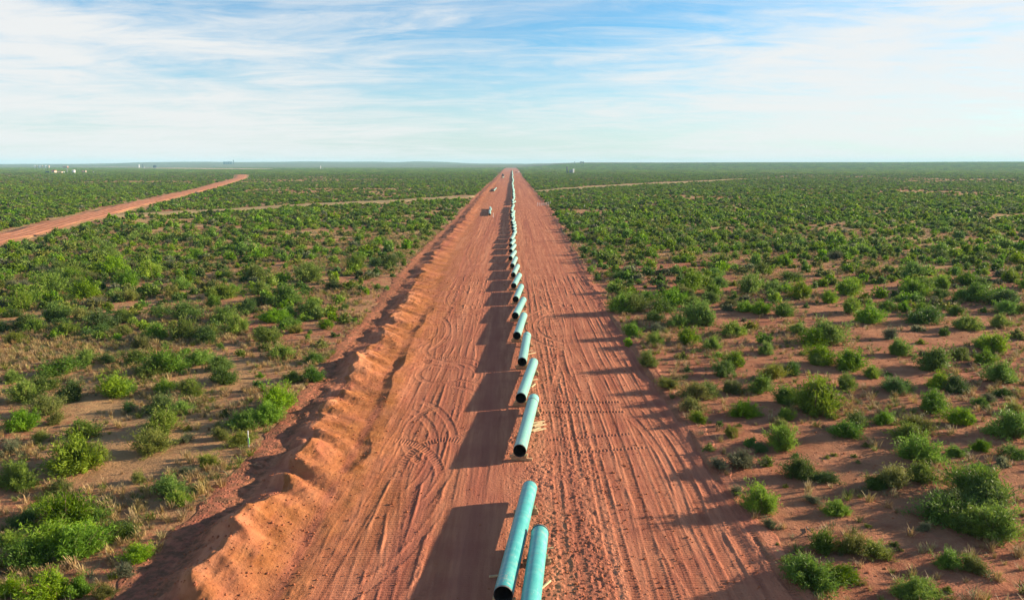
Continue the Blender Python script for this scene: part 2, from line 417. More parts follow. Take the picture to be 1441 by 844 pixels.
for i in range(18):                                                     # more half-erased turning marks
    side = tr.random() < .75; r = tr.uniform(2.5, 8.5); a0 = tr.uniform(-90, 250); ex = tr.uniform(1.3, 3.0); lg = tr.choice([0, 0, .02])
    cx, cy = (tr.uniform(-11, -4.5) if side else tr.uniform(5, 11)), tr.uniform(42, 130)
    for k in (0, tr.choice([1.5, 1.9])): arc_track(cx, cy, r + k, a0, a0 + tr.uniform(45, 110), tr.uniform(.3, .5), tr.uniform(.018, .034), lg, .22, ex)
# short cross prints right of the third and fourth pipe, and dozer gouges
for yy in (61.5, 64.2): TRACKS.append(('X', 2.4, 9.2, yy, .03, .5, .05, .05))
for (xx, x1, yy, sl) in ((2.5, 9.0, 55.0, .22), (3.0, 9.6, 52.2, .2)): TRACKS.append(('X', xx, x1, yy, sl, .45, .03, .03))

def strip_height(X, Y, detail):
    """X (ny,nx), Y (ny,1): heights of the graded strip, its spoil bank and right lip."""
    ys = Y[:, 0]; cr = crest(ys)[:, None]; re = right_edge(ys)[:, None]
    h = .035 * fbm(X / 5, Y / 14, 2, 21) + .010 * fbm(X / .7, Y / 3.5, 2, 22)
    clod = np.exp(-((X - 3.6) / 2.4) ** 2) * (.6 + .6 * vn(X / 3, Y / 5, 23)) + .30 + .45 * sst(.1, .7, vn(X / 2.3, Y / 4, 24))
    clod = np.clip(clod, 0, 1) * (1 - .85 * np.exp(-((X + 2.2) / 1.7) ** 4))
    clod[(X < cr + 4.5)] *= .4
    for i, T in enumerate(TRACKS):
        if T[0] == 'L':
            _, x0, y0, y1, wa, wl, w, d, lug, lp, sl, sd_ = T
            rows = np.where((ys > y0) & (ys < y1))[0]
            if not len(rows): continue
            a, b = rows[0], rows[-1] + 1; yy = ys[a:b]
            cx = x0 + sl * (yy - y0) * (yy < y0 + 140) + sl * 140 * (yy >= y0 + 140) + wa * np.sin(yy / wl * 6.28 + sd_ * 1.7) + .035 * vn(yy / 3, yy * 0, sd_)
            lo = np.clip(np.searchsorted(X[0], cx.min() - 1), 0, X.shape[1] - 1); hi = np.clip(np.searchsorted(X[0], cx.max() + 1), 1, X.shape[1])
            if X[0, 0] != X[-1, 0] or X[0, -1] != X[-1, -1]: lo, hi = 0, X.shape[1]
            if hi - lo < 2: continue
            t = np.abs(X[a:b, lo:hi] - cx[:, None]); s = np.broadcast_to(yy[:, None], t.shape); sub = (slice(a, b), slice(lo, hi))
            fade = (sst(y0, y0 + 4, yy) * (1 - sst(y1 - 6, y1, yy)))[:, None]
        elif T[0] == 'A':
            _, cx, cy, r, a0, a1, w, d, lug, lp, ex = T
            rows = np.where((ys > cy - (r + 1) * ex) & (ys < cy + (r + 1) * ex))[0]
            if not len(rows): continue
            a, b = rows[0], rows[-1] + 1
            lo = np.searchsorted(X[0], cx - r - 1); hi = np.searchsorted(X[0], cx + r + 1)
            if hi - lo < 2: continue
            sub = (slice(a, b), slice(lo, hi)); dx = X[sub] - cx; dy = (Y[a:b] - cy) / ex
            rr = np.hypot(dx, dy); th = np.degrees(np.arctan2(dy, dx)); th = np.where(th < a0 - 20, th + 360, th)
            t = np.abs(rr - r); s = r * np.radians(th); fade = sst(a0, a0 + 12, th) * (1 - sst(a1 - 12, a1, th))
        else:
            _, xa, xb, yc, sl, w, d, lug = T; lp = .26
            rows = np.where((ys > yc - 3) & (ys < yc + 4))[0]
            if not len(rows): continue
            a, b = rows[0], rows[-1] + 1; lo = np.searchsorted(X[0], xa); hi = np.searchsorted(X[0], xb)
            sub = (slice(a, b), slice(lo, hi)); t = np.abs(Y[a:b] - yc - sl * (X[sub] - xa)); s = X[sub]; fade = 1.0
        inn = (1 - sst(w / 2 - .06, w / 2 + .05, t)) * fade
        lugv = lug * np.clip(np.sin(s / lp * 6.2832) * 2.2, -1, 1) * (1 if detail else 0)
        hs = h[sub]
        h[sub] = hs * (1 - .85 * inn) + inn * .85 * (-.8 * d + lugv) + fade * d * .55 * np.exp(-((t - w / 2 - .08) / .06) ** 2)
        clod[sub] *= (1 - .6 * inn)
    if detail:
        h += clod * .030 * np.clip(vn(X / .13, Y / .16, 31) * 1.5 + .2, -1, 1) + clod * .02 * vn(X / .33, Y / .4, 32)
        pit = np.clip(vn(X / .24, Y / .34, 33) - .45, 0, 1); h -= clod * .16 * pit
    # the pipe lane was bladed smooth
    lane = np.exp(-((X + 1.9) / 2.0) ** 4) * (1 - .7 * sst(0.2, .6, vn(X / 4, Y / 10, 35)))
    h = h * (1 - .7 * lane)
    # spoil bank on the left
    yw = Y + .9 * (X - cr)                                              # lumps pushed up slantwise
    hb = (1.0 - .45 * sst(50, 110, Y)) * np.clip(.78 + .55 * vn(yw / 3.4, Y * 0 + 1, 51) + .30 * vn(yw / 1.5, Y * 0 + 2, 52), .25, 1.7) * (1 - .35 * sst(160, 420, Y))
    dx = X - cr - .75 * vn(Y / 3.1, Y * 0 + 5, 53) - .35 * vn(Y / 1.2, Y * 0 + 7, 54)
    prof = np.where(dx > 0, np.clip(1 - dx / 3.6, 0, 1) ** 1.3, np.clip(1 + dx / 2.5, 0, 1) ** 1.1)
    lump = .38 * fbm(X / 1.6, Y / 1.8, 2, 55) + .80 * (.5 - np.abs(vn(X / 3.6 + .22 * Y, Y / 1.7 + .1 * X, 72))) + .12 * (.5 - np.abs(vn(X / .7, Y / .62, 73)))
    bank = hb * prof * (1 + .42 * lump) + .10 * lump * sst(.02, .3, prof) + (.05 * fbm(X / .36, Y / .40, 2, 65) * sst(.1, .5, prof) if detail else 0)
    d2 = X - cr - 3.9 - .35 * vn(Y / 4, Y * 0, 56)
    h2 = .27 * np.clip(.7 + .7 * vn(Y / 6, Y * 0 + 9, 57), 0, 1.4) * np.where(d2 > 0, np.clip(1 - d2 / 2.0, 0, 1), np.clip(1 + d2 / .9, 0, 1)) ** 1.1
    toe = sst(6.6, 4.6, X - cr)
    h = h * (1 - toe) + toe * (h * .35 + .05 * fbm(X / .8, Y / .9, 2, 58) * (1 if detail else .4))
    h = h + bank + h2 * (1 - sst(75, 125, Y))
    sand = np.clip(np.maximum(sst(5.6, 4.2, X - cr), np.maximum(.6 * sst(8.5, 5.0, X - cr) * sst(55, 90, Y), .55 * sst(13.0, 6.0, X - cr) * np.clip(.5 + 1.2 * fbm(X / 2.5, Y / 11, 2, 83), 0, 1))) * (.75 + .5 * fbm(X / 1.8, Y / 2.2, 2, 59)), 0, 1)
    sand = np.where(dx < -.4, sand * .15, sand) * (1 - .45 * sst(110, 240, Y))
    # right lip
    lip = .13 * np.exp(-((X - re) / .42) ** 2) * (.8 + .5 * vn(Y / 1.7, X / 1.2, 61)) + .05 * np.exp(-((X - re + 1.0) / .22) ** 2) * (.6 + .5 * vn(Y / 3, Y * 0, 62))
    h = h + lip * sst(.2, 1, 1.2) + .16 * sst(-.1, .8, X - re) + .06 * fbm(X / .8, Y / .8, 2, 63) * sst(-.2, .4, X - re)
    # both borders dive under the natural ground
    foot = sst(-1.6, -2.6, X - cr)
    h = h + foot * (.09 * fbm(X / .7, Y / .7, 3, 66) + .06 * vn(X / .22, Y / .25, 67) * (1 if detail else 0)); clod = np.clip(clod + foot * .8, 0, 1)
    nat = wild(X, Y) - rise(X, Y)
    wl = sst(-2.0, -3.7, X - cr); wr = sst(.3, 1.3, X - re)
    h = h * (1 - wl - wr) + (wl + wr) * (nat + .035 + .35 * (h - nat) * (1 - sst(-2.6, -4.2, X - cr)) * (1 - wr))
    h = h - 1.2 * sst(-4.3, -5.6, X - cr + .9 * fbm(X / 1.6, Y / 1.9, 2, 68)) - 1.2 * sst(1.5, 2.4, X - re + .4 * vn(X / .9, Y / 1.1, 69))
    return h + rise(X, Y), sand, clod
ya = [28.]
while ya[-1] < 140: ya.append(ya[-1] * 1.0018)
yb = [ya[-1]]
while yb[-1] < 4400: yb.append(yb[-1] * 1.0045)
SPLIT = -11.6
def strip_mesh(name, x0, x1, step_near, step_far):
    V, Fc, S, K, off = [], [], [], [], 0
    for (yy, st, det) in ((np.linspace(-60, 28, 60), step_far, False), (np.array(ya), step_near, True), (np.array(yb), step_far, False)):
        n = int(round((x1 - x0) / st)) + 1
        X, Y = np.meshgrid(np.linspace(0, 1, n), yy)
        split = SPLIT + (crest_line(yy) - crest_line(140.)) * (yy > 140)
        a, b = (np.full(len(yy), x0), split) if x1 == SPLIT else (split, np.full(len(yy), x1))
        if yy[-1] > 200:                                                # far rows follow the widening corridor
            a, b = (np.minimum(x0, crest_line(yy) - 6.9), split) if x1 == SPLIT else (split, np.maximum(x1, right_edge(yy) + 3.2))
        X = a[:, None] + X * (b - a)[:, None]
        Z, sa, cl = strip_height(X, Y[:, :1], det)
        V.append(np.stack([X, Y, Z], -1).reshape(-1, 3)); Fc.append(grid_faces(len(yy), n, off)); off += n * len(yy)
        S.append(sa.ravel()); K.append(cl.ravel())
    me = np_mesh(name, np.concatenate(V), np.concatenate(Fc), True)
    fattr(me, 'sand', np.concatenate(S)); fattr(me, 'clod', np.concatenate(K))
    cc = np.concatenate(V); fattr(me, 'debris', sst(-.9, -2.2, cc[:, 0] - crest(cc[:, 1])) * .85)
    return tag(link(name, me, M['road']), kind='structure')
strip_mesh("dirt_road", SPLIT, 17.2, .068, .2)
strip_mesh("spoil_bank_terrain", -24.4, SPLIT, .08, .2)

# ------------------------------------------------------------------ other roads and clearings
def ribbon(name, pts, widths, mat, z=.10, n=60, wob=.8):
    pts = np.array(pts, float); seg = np.r_[0, np.cumsum(np.hypot(*np.diff(pts, axis=0).T))]
    s = np.linspace(0, 1, n) ** 1.6 * seg[-1]
    cx = np.interp(s, seg, pts[:, 0]); cy = np.interp(s, seg, pts[:, 1]); w = np.interp(s, seg, widths) / 2
    tx = np.gradient(cx); ty = np.gradient(cy); l = np.hypot(tx, ty); nx, ny = -ty / l, tx / l
    V = []
    for k in np.linspace(-1, 1, 9):
        ww = k * w + (wob * vn(s / 9, s * 0 + k * 3, 71) if abs(k) > .9 else 0)
        x = cx + nx * ww; y = cy + ny * ww
        V.append(np.stack([x, y, ground(x, y) + z - (.5 if abs(k) > .99 else 0)], -1))
    V = np.array(V); me = np_mesh(name, V.reshape(-1, 3), grid_faces(9, n), True)
    fattr(me, 'lat', np.repeat(np.linspace(-1, 1, 9), n))
    return tag(link(name, me, mat), kind='structure')
SIDE_ROAD = [(-85, 20), (-114, 120), (-146, 239), (-187, 390), (-262, 680), (-395, 1150), (-530, 1555)]
ribbon("side_road", SIDE_ROAD, [13, 14, 14.5, 15, 16, 18, 20], M['farroad'], .45, 500, 2.2)
TRAIL_A = [(-158, 305), (-130, 340), (-75, 420), (-19.5, 500)]
TRAIL_B = [(17, 585), (60, 680), (150, 830), (292, 1050), (400, 1185)]
ribbon("path", TRAIL_A, [16, 20, 24, 20], M['trail'], .35, 160, 1.5)
ribbon("path", TRAIL_B, [18, 22, 24, 24, 8], M['trail'], .35, 300, 2)
ribbon("dirt_pad", [(-1900, 4150), (-1500, 3750), (-1180, 3450), (-1030, 3350)], [330, 380, 330, 120], M['padsoil'], 1.2, 60, 0)
ribbon("dirt_pad", [(-3000, 5600), (-2400, 5500)], [260, 260], M['padsoil'], 2, 30, 0)

# ------------------------------------------------------------------ bush meshes
def shoots(seed, n, lobes, hw=.5, ht=.62, low=88):
    r = np.random.default_rng(seed)
    la = r.uniform(0, 2 * np.pi, lobes); lt = np.radians(np.clip(np.abs(r.normal(0, 48, lobes)), 0, 80)); ll = r.uniform(.52, 1.12, lobes)
    k = r.integers(0, lobes, n); a = la[k] + r.normal(0, .42, n); t = np.clip(lt[k] + r.normal(0, .30, n), 0, np.radians(low))
    d = np.stack([np.sin(t) * np.cos(a), np.sin(t) * np.sin(a), np.cos(t)], -1)
    reach = ll[k] * np.where(r.uniform(0, 1, n) < .16, r.uniform(1.0, 1.30, n), r.uniform(.55, 1.05, n)) / np.sqrt((np.sin(t) / hw) ** 2 + (np.cos(t) / ht) ** 2)
    base = np.stack([r.normal(0, .05, n), r.normal(0, .05, n), np.zeros(n)], -1)
    return r, base, d, reach
def bush_meshes(seed, n=140, per=36, leaf=(.036, .014), lobes=9, hw=.5, ht=.62, start=.35, stems=True, spray=.045, low=88, up=.10):
    r, base, d, reach = shoots(seed, n, lobes, hw, ht, low)
    t = r.uniform(start, 1, (n, per)) ** .8
    p = base[:, None] + d[:, None] * (reach[:, None] * t)[..., None]
    p[..., 2] += up * reach[:, None] * t * t * (1 - d[:, None, 2])
    p += r.normal(0, spray, p.shape) * (.6 + .5 * t[..., None]); p[..., 2] = np.maximum(p[..., 2], .015)
    p = p.reshape(-1, 3); m = len(p)
    ax = np.repeat(d, per, 0) + r.normal(0, .75, (m, 3)); ax /= np.linalg.norm(ax, axis=1)[:, None]
    rv = r.normal(0, 1, (m, 3)); rv[:, 2] += .0; s = np.cross(ax, rv); s /= np.linalg.norm(s, axis=1)[:, None]
    sc = r.uniform(.65, 1.35, (m, 1)); L = ax * leaf[0] * sc; W = s * leaf[1] * sc
    V = np.stack([p - L, p + W - L * .1, p + L, p - W - L * .1], 1).reshape(-1, 3)
    fol = np_mesh("foliage", V, np.arange(m * 4).reshape(-1, 4))
    if not stems: return fol, None
    SV, SF = [], []; k = min(n, 80)
    for i in range(k):
        b0 = base[i] + np.array([0, 0, -.03]); e = base[i] + d[i] * reach[i] * .93; e = e + np.array([0, 0, up * reach[i] * .5 * (1 - d[i, 2])])
        mid = (b0 + e) / 2 + r.normal(0, .015, 3); o = len(SV)
        for q, rad in ((b0, .011), (mid, .007), (e, .003)):
            for j in range(3):
                an = j * 2.094; SV.append(q + np.array([rad * math.cos(an), rad * math.sin(an), rad * .3 * (j - 1)]))
        for q in (0, 3):
            for j in range(3): SF.append((o + q + j, o + q + (j + 1) % 3, o + q + 3 + (j + 1) % 3, o + q + 3 + j))
    return fol, np_mesh("stems", np.array(SV), np.array(SF))
KINDS = dict(
    B=dict(mat='bright', hi=dict(n=250, per=46, leaf=(.033, .0062), lobes=11, ht=.46, spray=.030, up=.16, start=.25), var=6),
    D=dict(mat='deep', hi=dict(n=250, per=44, leaf=(.028, .0065), lobes=12, ht=.38, spray=.036, start=.25), var=4),
    O=dict(mat='olive', hi=dict(n=200, per=36, leaf=(.036, .0056), lobes=9, ht=.42, spray=.030, up=.14), var=4),
    S=dict(mat='sage', hi=dict(n=150, per=22, leaf=(.040, .0052), lobes=8, ht=.36, spray=.030), var=3),
    T=dict(mat='olive', hi=dict(n=150, per=16, leaf=(.075, .018), lobes=16, ht=.75, start=.3, spray=.03), var=2))
HI = {}
sd0 = 100
for k, K in KINDS.items():
    HI[k] = []
    for i in range(K['var']):
        sd0 += 1; f, s = bush_meshes(sd0, **K['hi'])
        f.materials.append(M[K['mat']]); s.materials.append(M['bark']); HI[k].append((f, s))

# ------------------------------------------------------------------ bushes seen near the camera: photo position of the foot, width in photo pixels, kind
HAND = """1185,727,34,B 1078,726,54,B 1086,746,30,S 1142,830,72,B 1190,828,44,B 1205,786,48,O 1240,790,44,O 1166,782,48,D 1262,771,14,T 1266,777,11,T
1345,742,78,D 1378,757,62,B 1415,766,72,B 1408,730,86,D 1343,806,44,B 1376,813,44,O 1293,850,50,B 1321,842,17,T 1336,836,15,T 1305,753,24,S 1095,768,9,T 1127,774,8,T 1155,768,10,T 1110,791,17,T 1224,744,11,T 1218,824,7,T
1249,601,30,B 1265,559,40,D 1318,584,48,B 1396,571,28,S 1417,561,26,D 1366,603,42,B 1437,622,64,B 1436,586,32,O 1296,616,50,O 1290,630,52,B 1302,656,60,B 1349,646,30,B 1385,639,23,B 1432,649,38,D 1383,669,30,D 1415,662,22,S 1213,607,42,D 1235,691,32,D 1268,693,54,O 1303,684,46,B 1408,717,84,B 1352,730,60,D 1208,652,9,T 1204,645,9,T 1220,631,13,T 1271,581,9,T 1333,697,8,T
985,598,28,B 1050,591,38,B 1107,596,30,B 1160,589,80,B 1195,621,46,D 1030,618,26,O 1012,603,14,D 1041,603,9,T 1108,635,48,B 1104,607,24,O 1059,629,19,D 1071,637,23,D 1053,667,60,S 1014,665,34,S 1082,659,22,B 999,636,15,O 1123,645,13,D 1165,647,9,T 1176,644,10,T 1133,679,50,D 1166,683,32,D 1148,711,27,S 1040,699,30,S 1107,686,9,T 1068,690,12,D
875,441,38,B 893,441,42,B 953,431,44,B 935,442,36,D 975,412,42,B 1005,420,32,B 1003,428,30,D 886,487,18,B 892,476,28,B 924,488,28,B 922,457,30,D 925,469,30,S 958,464,32,B 995,463,52,B 969,487,34,B 1006,495,32,B 1038,475,36,B 1058,465,20,O 1054,440,28,B 1075,444,28,B 1106,447,34,B 1128,472,30,B 1133,423,34,B 1058,414,38,B 1095,412,26,B 1048,452,10,S
913,519,30,B 962,508,18,O 1041,522,36,B 1022,533,34,B 1078,487,22,B 1082,500,25,B 1090,538,36,O 1118,531,30,D 1152,516,26,B 1155,489,36,B 943,551,32,O 980,567,42,O 997,561,28,B 1032,557,40,O 1074,556,36,B 1110,571,42,D 973,582,38,O 1050,584,20,B 1129,500,10,T
1168,488,60,B 1160,515,38,B 1203,525,54,B 1232,534,30,B 1193,551,38,B 1195,417,42,B 1293,417,38,B 1168,428,24,B 1200,442,36,B 1230,457,46,B 1251,438,24,B 1276,440,24,B 1313,457,48,D 1302,445,26,B 1365,466,36,B 1380,426,46,B 1350,444,24,D 1413,463,30,B 1436,479,22,O 1410,498,40,B 1388,491,28,B 1394,515,36,B 1356,508,26,B 1296,467,18,S 1330,474,20,D 1260,480,32,S 1266,502,34,B 1304,501,14,S 1326,525,58,D 1326,549,32,B 1352,555,42,D 1272,553,36,D 1420,544,48,B 1262,549,12,D 1298,484,12,O 1252,529,11,D 1322,431,34,S 1300,430,18,D 1242,420,20,B 1215,428,20,O 1425,432,46,D
88,797,74,B 55,784,66,B 112,772,58,B 84,746,72,B 150,764,48,D 58,726,38,B 131,737,36,B 163,759,46,D 188,792,38,B 173,812,38,S 77,692,38,O 14,688,56,B 98,664,78,B 118,655,50,O 22,804,66,D 6,842,40,B 60,852,66,B 102,842,46,B 140,842,30,O 70,817,28,S 30,740,40,D 5,770,44,B
272,515,40,B 305,523,34,B 220,531,58,B 307,543,48,D 440,513,30,D 390,507,34,B 408,539,28,B 436,538,38,D 225,554,36,B 264,557,34,B 220,581,48,D 252,583,30,B 384,582,48,B 342,605,42,B 372,598,46,B 398,572,34,O 288,577,11,D 218,614,54,B 205,640,54,O 256,623,30,S 308,618,26,O 334,628,38,O 285,661,36,O 258,669,26,S 232,702,48,B 248,712,30,B 190,681,28,O 263,605,14,T 224,690,26,S
152,562,48,B 172,556,30,B 92,563,46,D 48,549,42,D 78,528,46,D 117,513,30,B 145,511,28,D 185,514,38,D 205,533,40,B 27,566,44,B 18,607,48,B 58,584,44,O 106,619,48,D 8,537,26,B 40,592,20,D 70,596,28,O 5,640,40,S 48,622,26,O 178,578,24,D 232,600,30,B
130,464,54,D 253,451,46,D 307,421,36,B 110,425,40,B 60,418,44,B 175,408,40,B 40,470,34,B 65,455,40,B 22,440,40,B 12,484,30,O 215,478,40,B 190,492,36,O 172,470,24,O 285,482,40,D 250,480,44,B 330,470,40,B 310,455,44,D 375,485,34,B 415,470,26,O 345,440,36,D 400,430,44,B 440,445,36,B 430,400,40,B 355,398,40,B 240,420,34,O 205,395,44,B 150,385,40,B 95,395,36,B 460,465,24,B 450,490,20,O 380,455,36,B 365,415,26,B"""
def depth_of(x, y): return y * math.cos(PITCH) + (CH - .3) * math.sin(PITCH)
bushes = []                                                             # x, y, width, height factor, kind
for w in HAND.split():
    u, v, px, k = w.split(','); u, v, px = float(u), float(v), float(px)
    p = at(u, v, .15); dep = depth_of(p.x, p.y); wd = px * dep / F * (1.32 if k != 'T' else 1.15)
    bushes.append((p.x, p.y + wd * .28, wd, rng.uniform(.88, 1.12), k))
hx = np.array([b[0] for b in bushes]); hy = np.array([b[1] for b in bushes]); hw_ = np.array([b[2] for b in bushes])

def poly_dist(x, y, pts):
    d = np.full(x.shape, 1e9)
    for (ax, ay), (bx, by) in zip(pts[:-1], pts[1:]):
        t = np.clip(((x - ax) * (bx - ax) + (y - ay) * (by - ay)) / ((bx - ax) ** 2 + (by - ay) ** 2), 0, 1)
        d = np.minimum(d, np.hypot(x - ax - t * (bx - ax), y - ay - t * (by - ay)))
    return d
def allowed(x, y, r):
    ok = (x < crest(y) - 3.6 - r * .7) | (x > right_edge(y) + .7 + r * .6)
    ok &= poly_dist(x, y, SIDE_ROAD) > 8.3 + r + (sst(1000, 1600, y) * 5)
    ok &= poly_dist(x, y, TRAIL_A) > 12 + 5 * vn(x / 17, y / 17, 91)
    ok &= poly_dist(x, y, TRAIL_B) > 12 + 10 * vn(x / 25, y / 25, 92) + sst(600, 900, y) * 6 - sst(950, 1400, y) * 22
    return ok
def scatter(y0, y1, step, jit=.48):
    """Jittered grid of points inside the widened field of view."""
    nx = int((.74 * y1 + 14) / step) + 1
    ix = np.arange(-nx, nx + 1); iy = np.arange(int(y0 / step), int(y1 / step) + 1)
    X, Y = np.meshgrid(ix * step, iy * step); X = X + rng.uniform(-jit, jit, X.shape) * step; Y = Y + rng.uniform(-jit, jit, Y.shape) * step
    k = (np.abs(X) < .74 * Y + 14) & (Y > y0) & (Y < y1); return X[k], Y[k]
def cover(x, y):
    """Share of the ground the scrub covers, with bare patches."""
    n = fbm(x / 38, y / 38, 3, 201); n2 = fbm(x / 11, y / 11, 2, 205)
    d = np.clip(.70 - .17 * sst(250, 600, y) + .60 * n + .35 * n2 + .40 * vn(x / 150, y / 150, 207) + .30 * sst(300, 700, y) * fbm(x / 260, y / 420, 2, 209), 0.04, 1)
    sparse = sst(12, 20, x) * (1 - sst(95, 120, y))                      # the right foreground is bare soil
    left = sst(-12, -20, x) * (1 - sst(80, 95, y))
    d = d + (.20 + .14 * (x < 0)) * sst(80, 100, y) * (1 - sst(170, 260, y))
    return d * (1 - .55 * sparse) * (1 - .30 * left)
X, Y = scatter(18, 720, 2.5)
W = np.clip(rng.lognormal(.78, .40, X.shape), .9, 5.0); Cv = cover(X, Y)
keep = (rng.uniform(0, 1, X.shape) < Cv) & allowed(X, Y, W / 2)
handzone = ((X > 12) & (Y < 104)) | ((X < -12) & (Y < 88))
handzone &= Y > 33
dmin = np.full(X.shape, 99.); nz = Y < 130
dmin[nz] = np.min(np.hypot(X[nz][:, None] - hx, Y[nz][:, None] - hy) / (hw_ * .5 + .9), axis=1)
keep &= ~(handzone & ((rng.uniform(0, 1, X.shape) > np.where(X > 0, .34, .70)) | (dmin < 1.1)))
keep &= dmin > .8
W = np.where(handzone, np.clip(W * .5, .5, 1.8), W)
X, Y, W = X[keep], Y[keep], W[keep]
kr = rng.uniform(0, 1, X.shape); zone = fbm(X / 60, Y / 60, 2, 301)
kk = np.where(kr < .58 - .2 * zone, 'B', np.where(kr < .80, 'D', np.where(kr < .92, 'O', 'S')))
for x, y, w, k in zip(X, Y, W, kk): bushes.append((x, y, w, rng.uniform(.75, 1.15), str(k)))
bx = np.array([b[0] for b in bushes]); by = np.array([b[1] for b in bushes]); bw = np.array([b[2] for b in bushes])
size = bw / by * ((np.abs(bx) < .66 * by + 2) & (by > 30)); order = np.argsort(-size)
near_ids = set(order[:300].tolist())

# pipes first: the labels of the bushes name them
PIPE_L, PR, PZ = 12.1, .457, .80
ORD = ("first second third fourth fifth sixth seventh eighth ninth tenth eleventh twelfth thirteenth fourteenth fifteenth sixteenth seventeenth eighteenth nineteenth twentieth "
       "twenty-first twenty-second twenty-third twenty-fourth twenty-fifth twenty-sixth twenty-seventh twenty-eighth twenty-ninth thirtieth").split()
pipes = [(.31, 26.75, 5.6), (-.40, 32.6, 7.0), (.52, 50.7, 6.1), (.74, 62.9, 6.6), (1.0, 75.0, 3.4), (.55, 87.0, 4.6), (.41, 98.9, 5.8), (.53, 111.4, 4.4), (.27, 124.2, 4.8), (.22, 136.7, 4.0),
         (.05, 149.4, 3.4), (-.32, 161.6, 4.6), (-.29, 175.4, 4.3), (-.35, 188.2, 4.2), (-.33, 201.2, 3.8), (.30, 214.2, 3.4), (.43, 227.0, 2.8)]
y = 239.6; pr = random.Random(11)
while y < 2500:
    if not (366 < y < 384): pipes.append((.35 + .4 * math.sin(y / 70) + pr.uniform(-.45, .45), y, pr.uniform(1.5, 6.0)))
    y += 12.35 + pr.uniform(-.1, .3)
def where(x, y):
    ys = [p[1] + 6 for p in pipes[:30]]; i = int(np.argmin([abs(y - q) for q in ys]))
    side = "left" if x < 0 else "right"
    dist = (crest(y) - 3.6 - x) if x < 0 else (x - right_edge(y))
    return side, i, float(dist)

SIZE_W = lambda w: "tiny" if w < .8 else "small" if w < 1.5 else "medium" if w < 2.5 else "large" if w < 3.6 else "huge"
COLR = dict(B="bright green", D="dark green", O="yellowish", S="greyish thin", T="round yellowish")
used = set(); HEIGHT = dict(B=1.0, D=.95, O=.95, S=.9, T=.9)
NUMW = "no one two three four five six seven eight nine ten".split()
TEENS = "ten eleven twelve thirteen fourteen fifteen sixteen seventeen eighteen nineteen".split()
TENS = "_ _ twenty thirty forty fifty sixty seventy eighty ninety".split()
def spell(n):
    if n < 10: return NUMW[max(n, 0)]
    if n < 20: return TEENS[n - 10]
    if n < 100: return TENS[n // 10] + ("-" + NUMW[n % 10] if n % 10 else "")
    if n < 1000: return NUMW[n // 100] + " hundred" + (" " + spell(n % 100) if n % 100 else "")
    return NUMW[n // 1000] + " thousand" + (" " + spell(n % 1000) if n % 1000 else "")
def bush_label(x, y, w, k):
    side, i, dist = where(x, y)
    base = f"{SIZE_W(w)} {COLR[k]} {'tussock' if k == 'T' else 'bush'}"
    edge = "beyond spoil bank" if side == "left" else "right of road"
    part = ("front", "middle", "rear")[min(2, max(0, int((y - pipes[i][1]) / PIPE_L * 3)))]
    q = spell(max(1, round(dist)))
    for c in (f"{base} {q} metres {edge}, by {ORD[i]} pipe's {part}", f"{base} {q} metres {edge}, abreast {ORD[i]} pipe's {part}",
              f"{base} over {spell(max(1, int(dist)))} metres {edge}, by {ORD[i]} pipe's {part}", f"{base} nearly {spell(int(dist) + 1)} metres {edge}, by {ORD[i]} pipe's {part}",
              f"{base} about {q} metres {edge}, beside {ORD[i]} pipe's {part}"):
        if c not in used: used.add(c); return c
    return c
def place_bush(x, y, w, hf, k, idx):
    f, s = HI[k][idx % len(HI[k])]
    z = float(ground(x, y)) - .02
    e = empty("tussock" if k == 'T' else "bush", (x, y, z), rng.uniform(0, 6.28)); q = rng.uniform(.86, 1.2) if k != 'T' else 1; e.scale = (w * q, w / q, w * hf * HEIGHT[k])
    a = bpy.data.objects.new("foliage", f); COL.objects.link(a); a.parent = e
    b = bpy.data.objects.new("stems", s); COL.objects.link(b); b.parent = e
    tag(e, bush_label(x, y, w, k), "tussock" if k == 'T' else "bush", "round tussocks on the bare soil" if k == 'T' else "bushes beside the cleared strip")
for n_, i in enumerate(sorted(near_ids, key=lambda j: by[j])):
    place_bush(*bushes[i], n_ * 7 + 3)

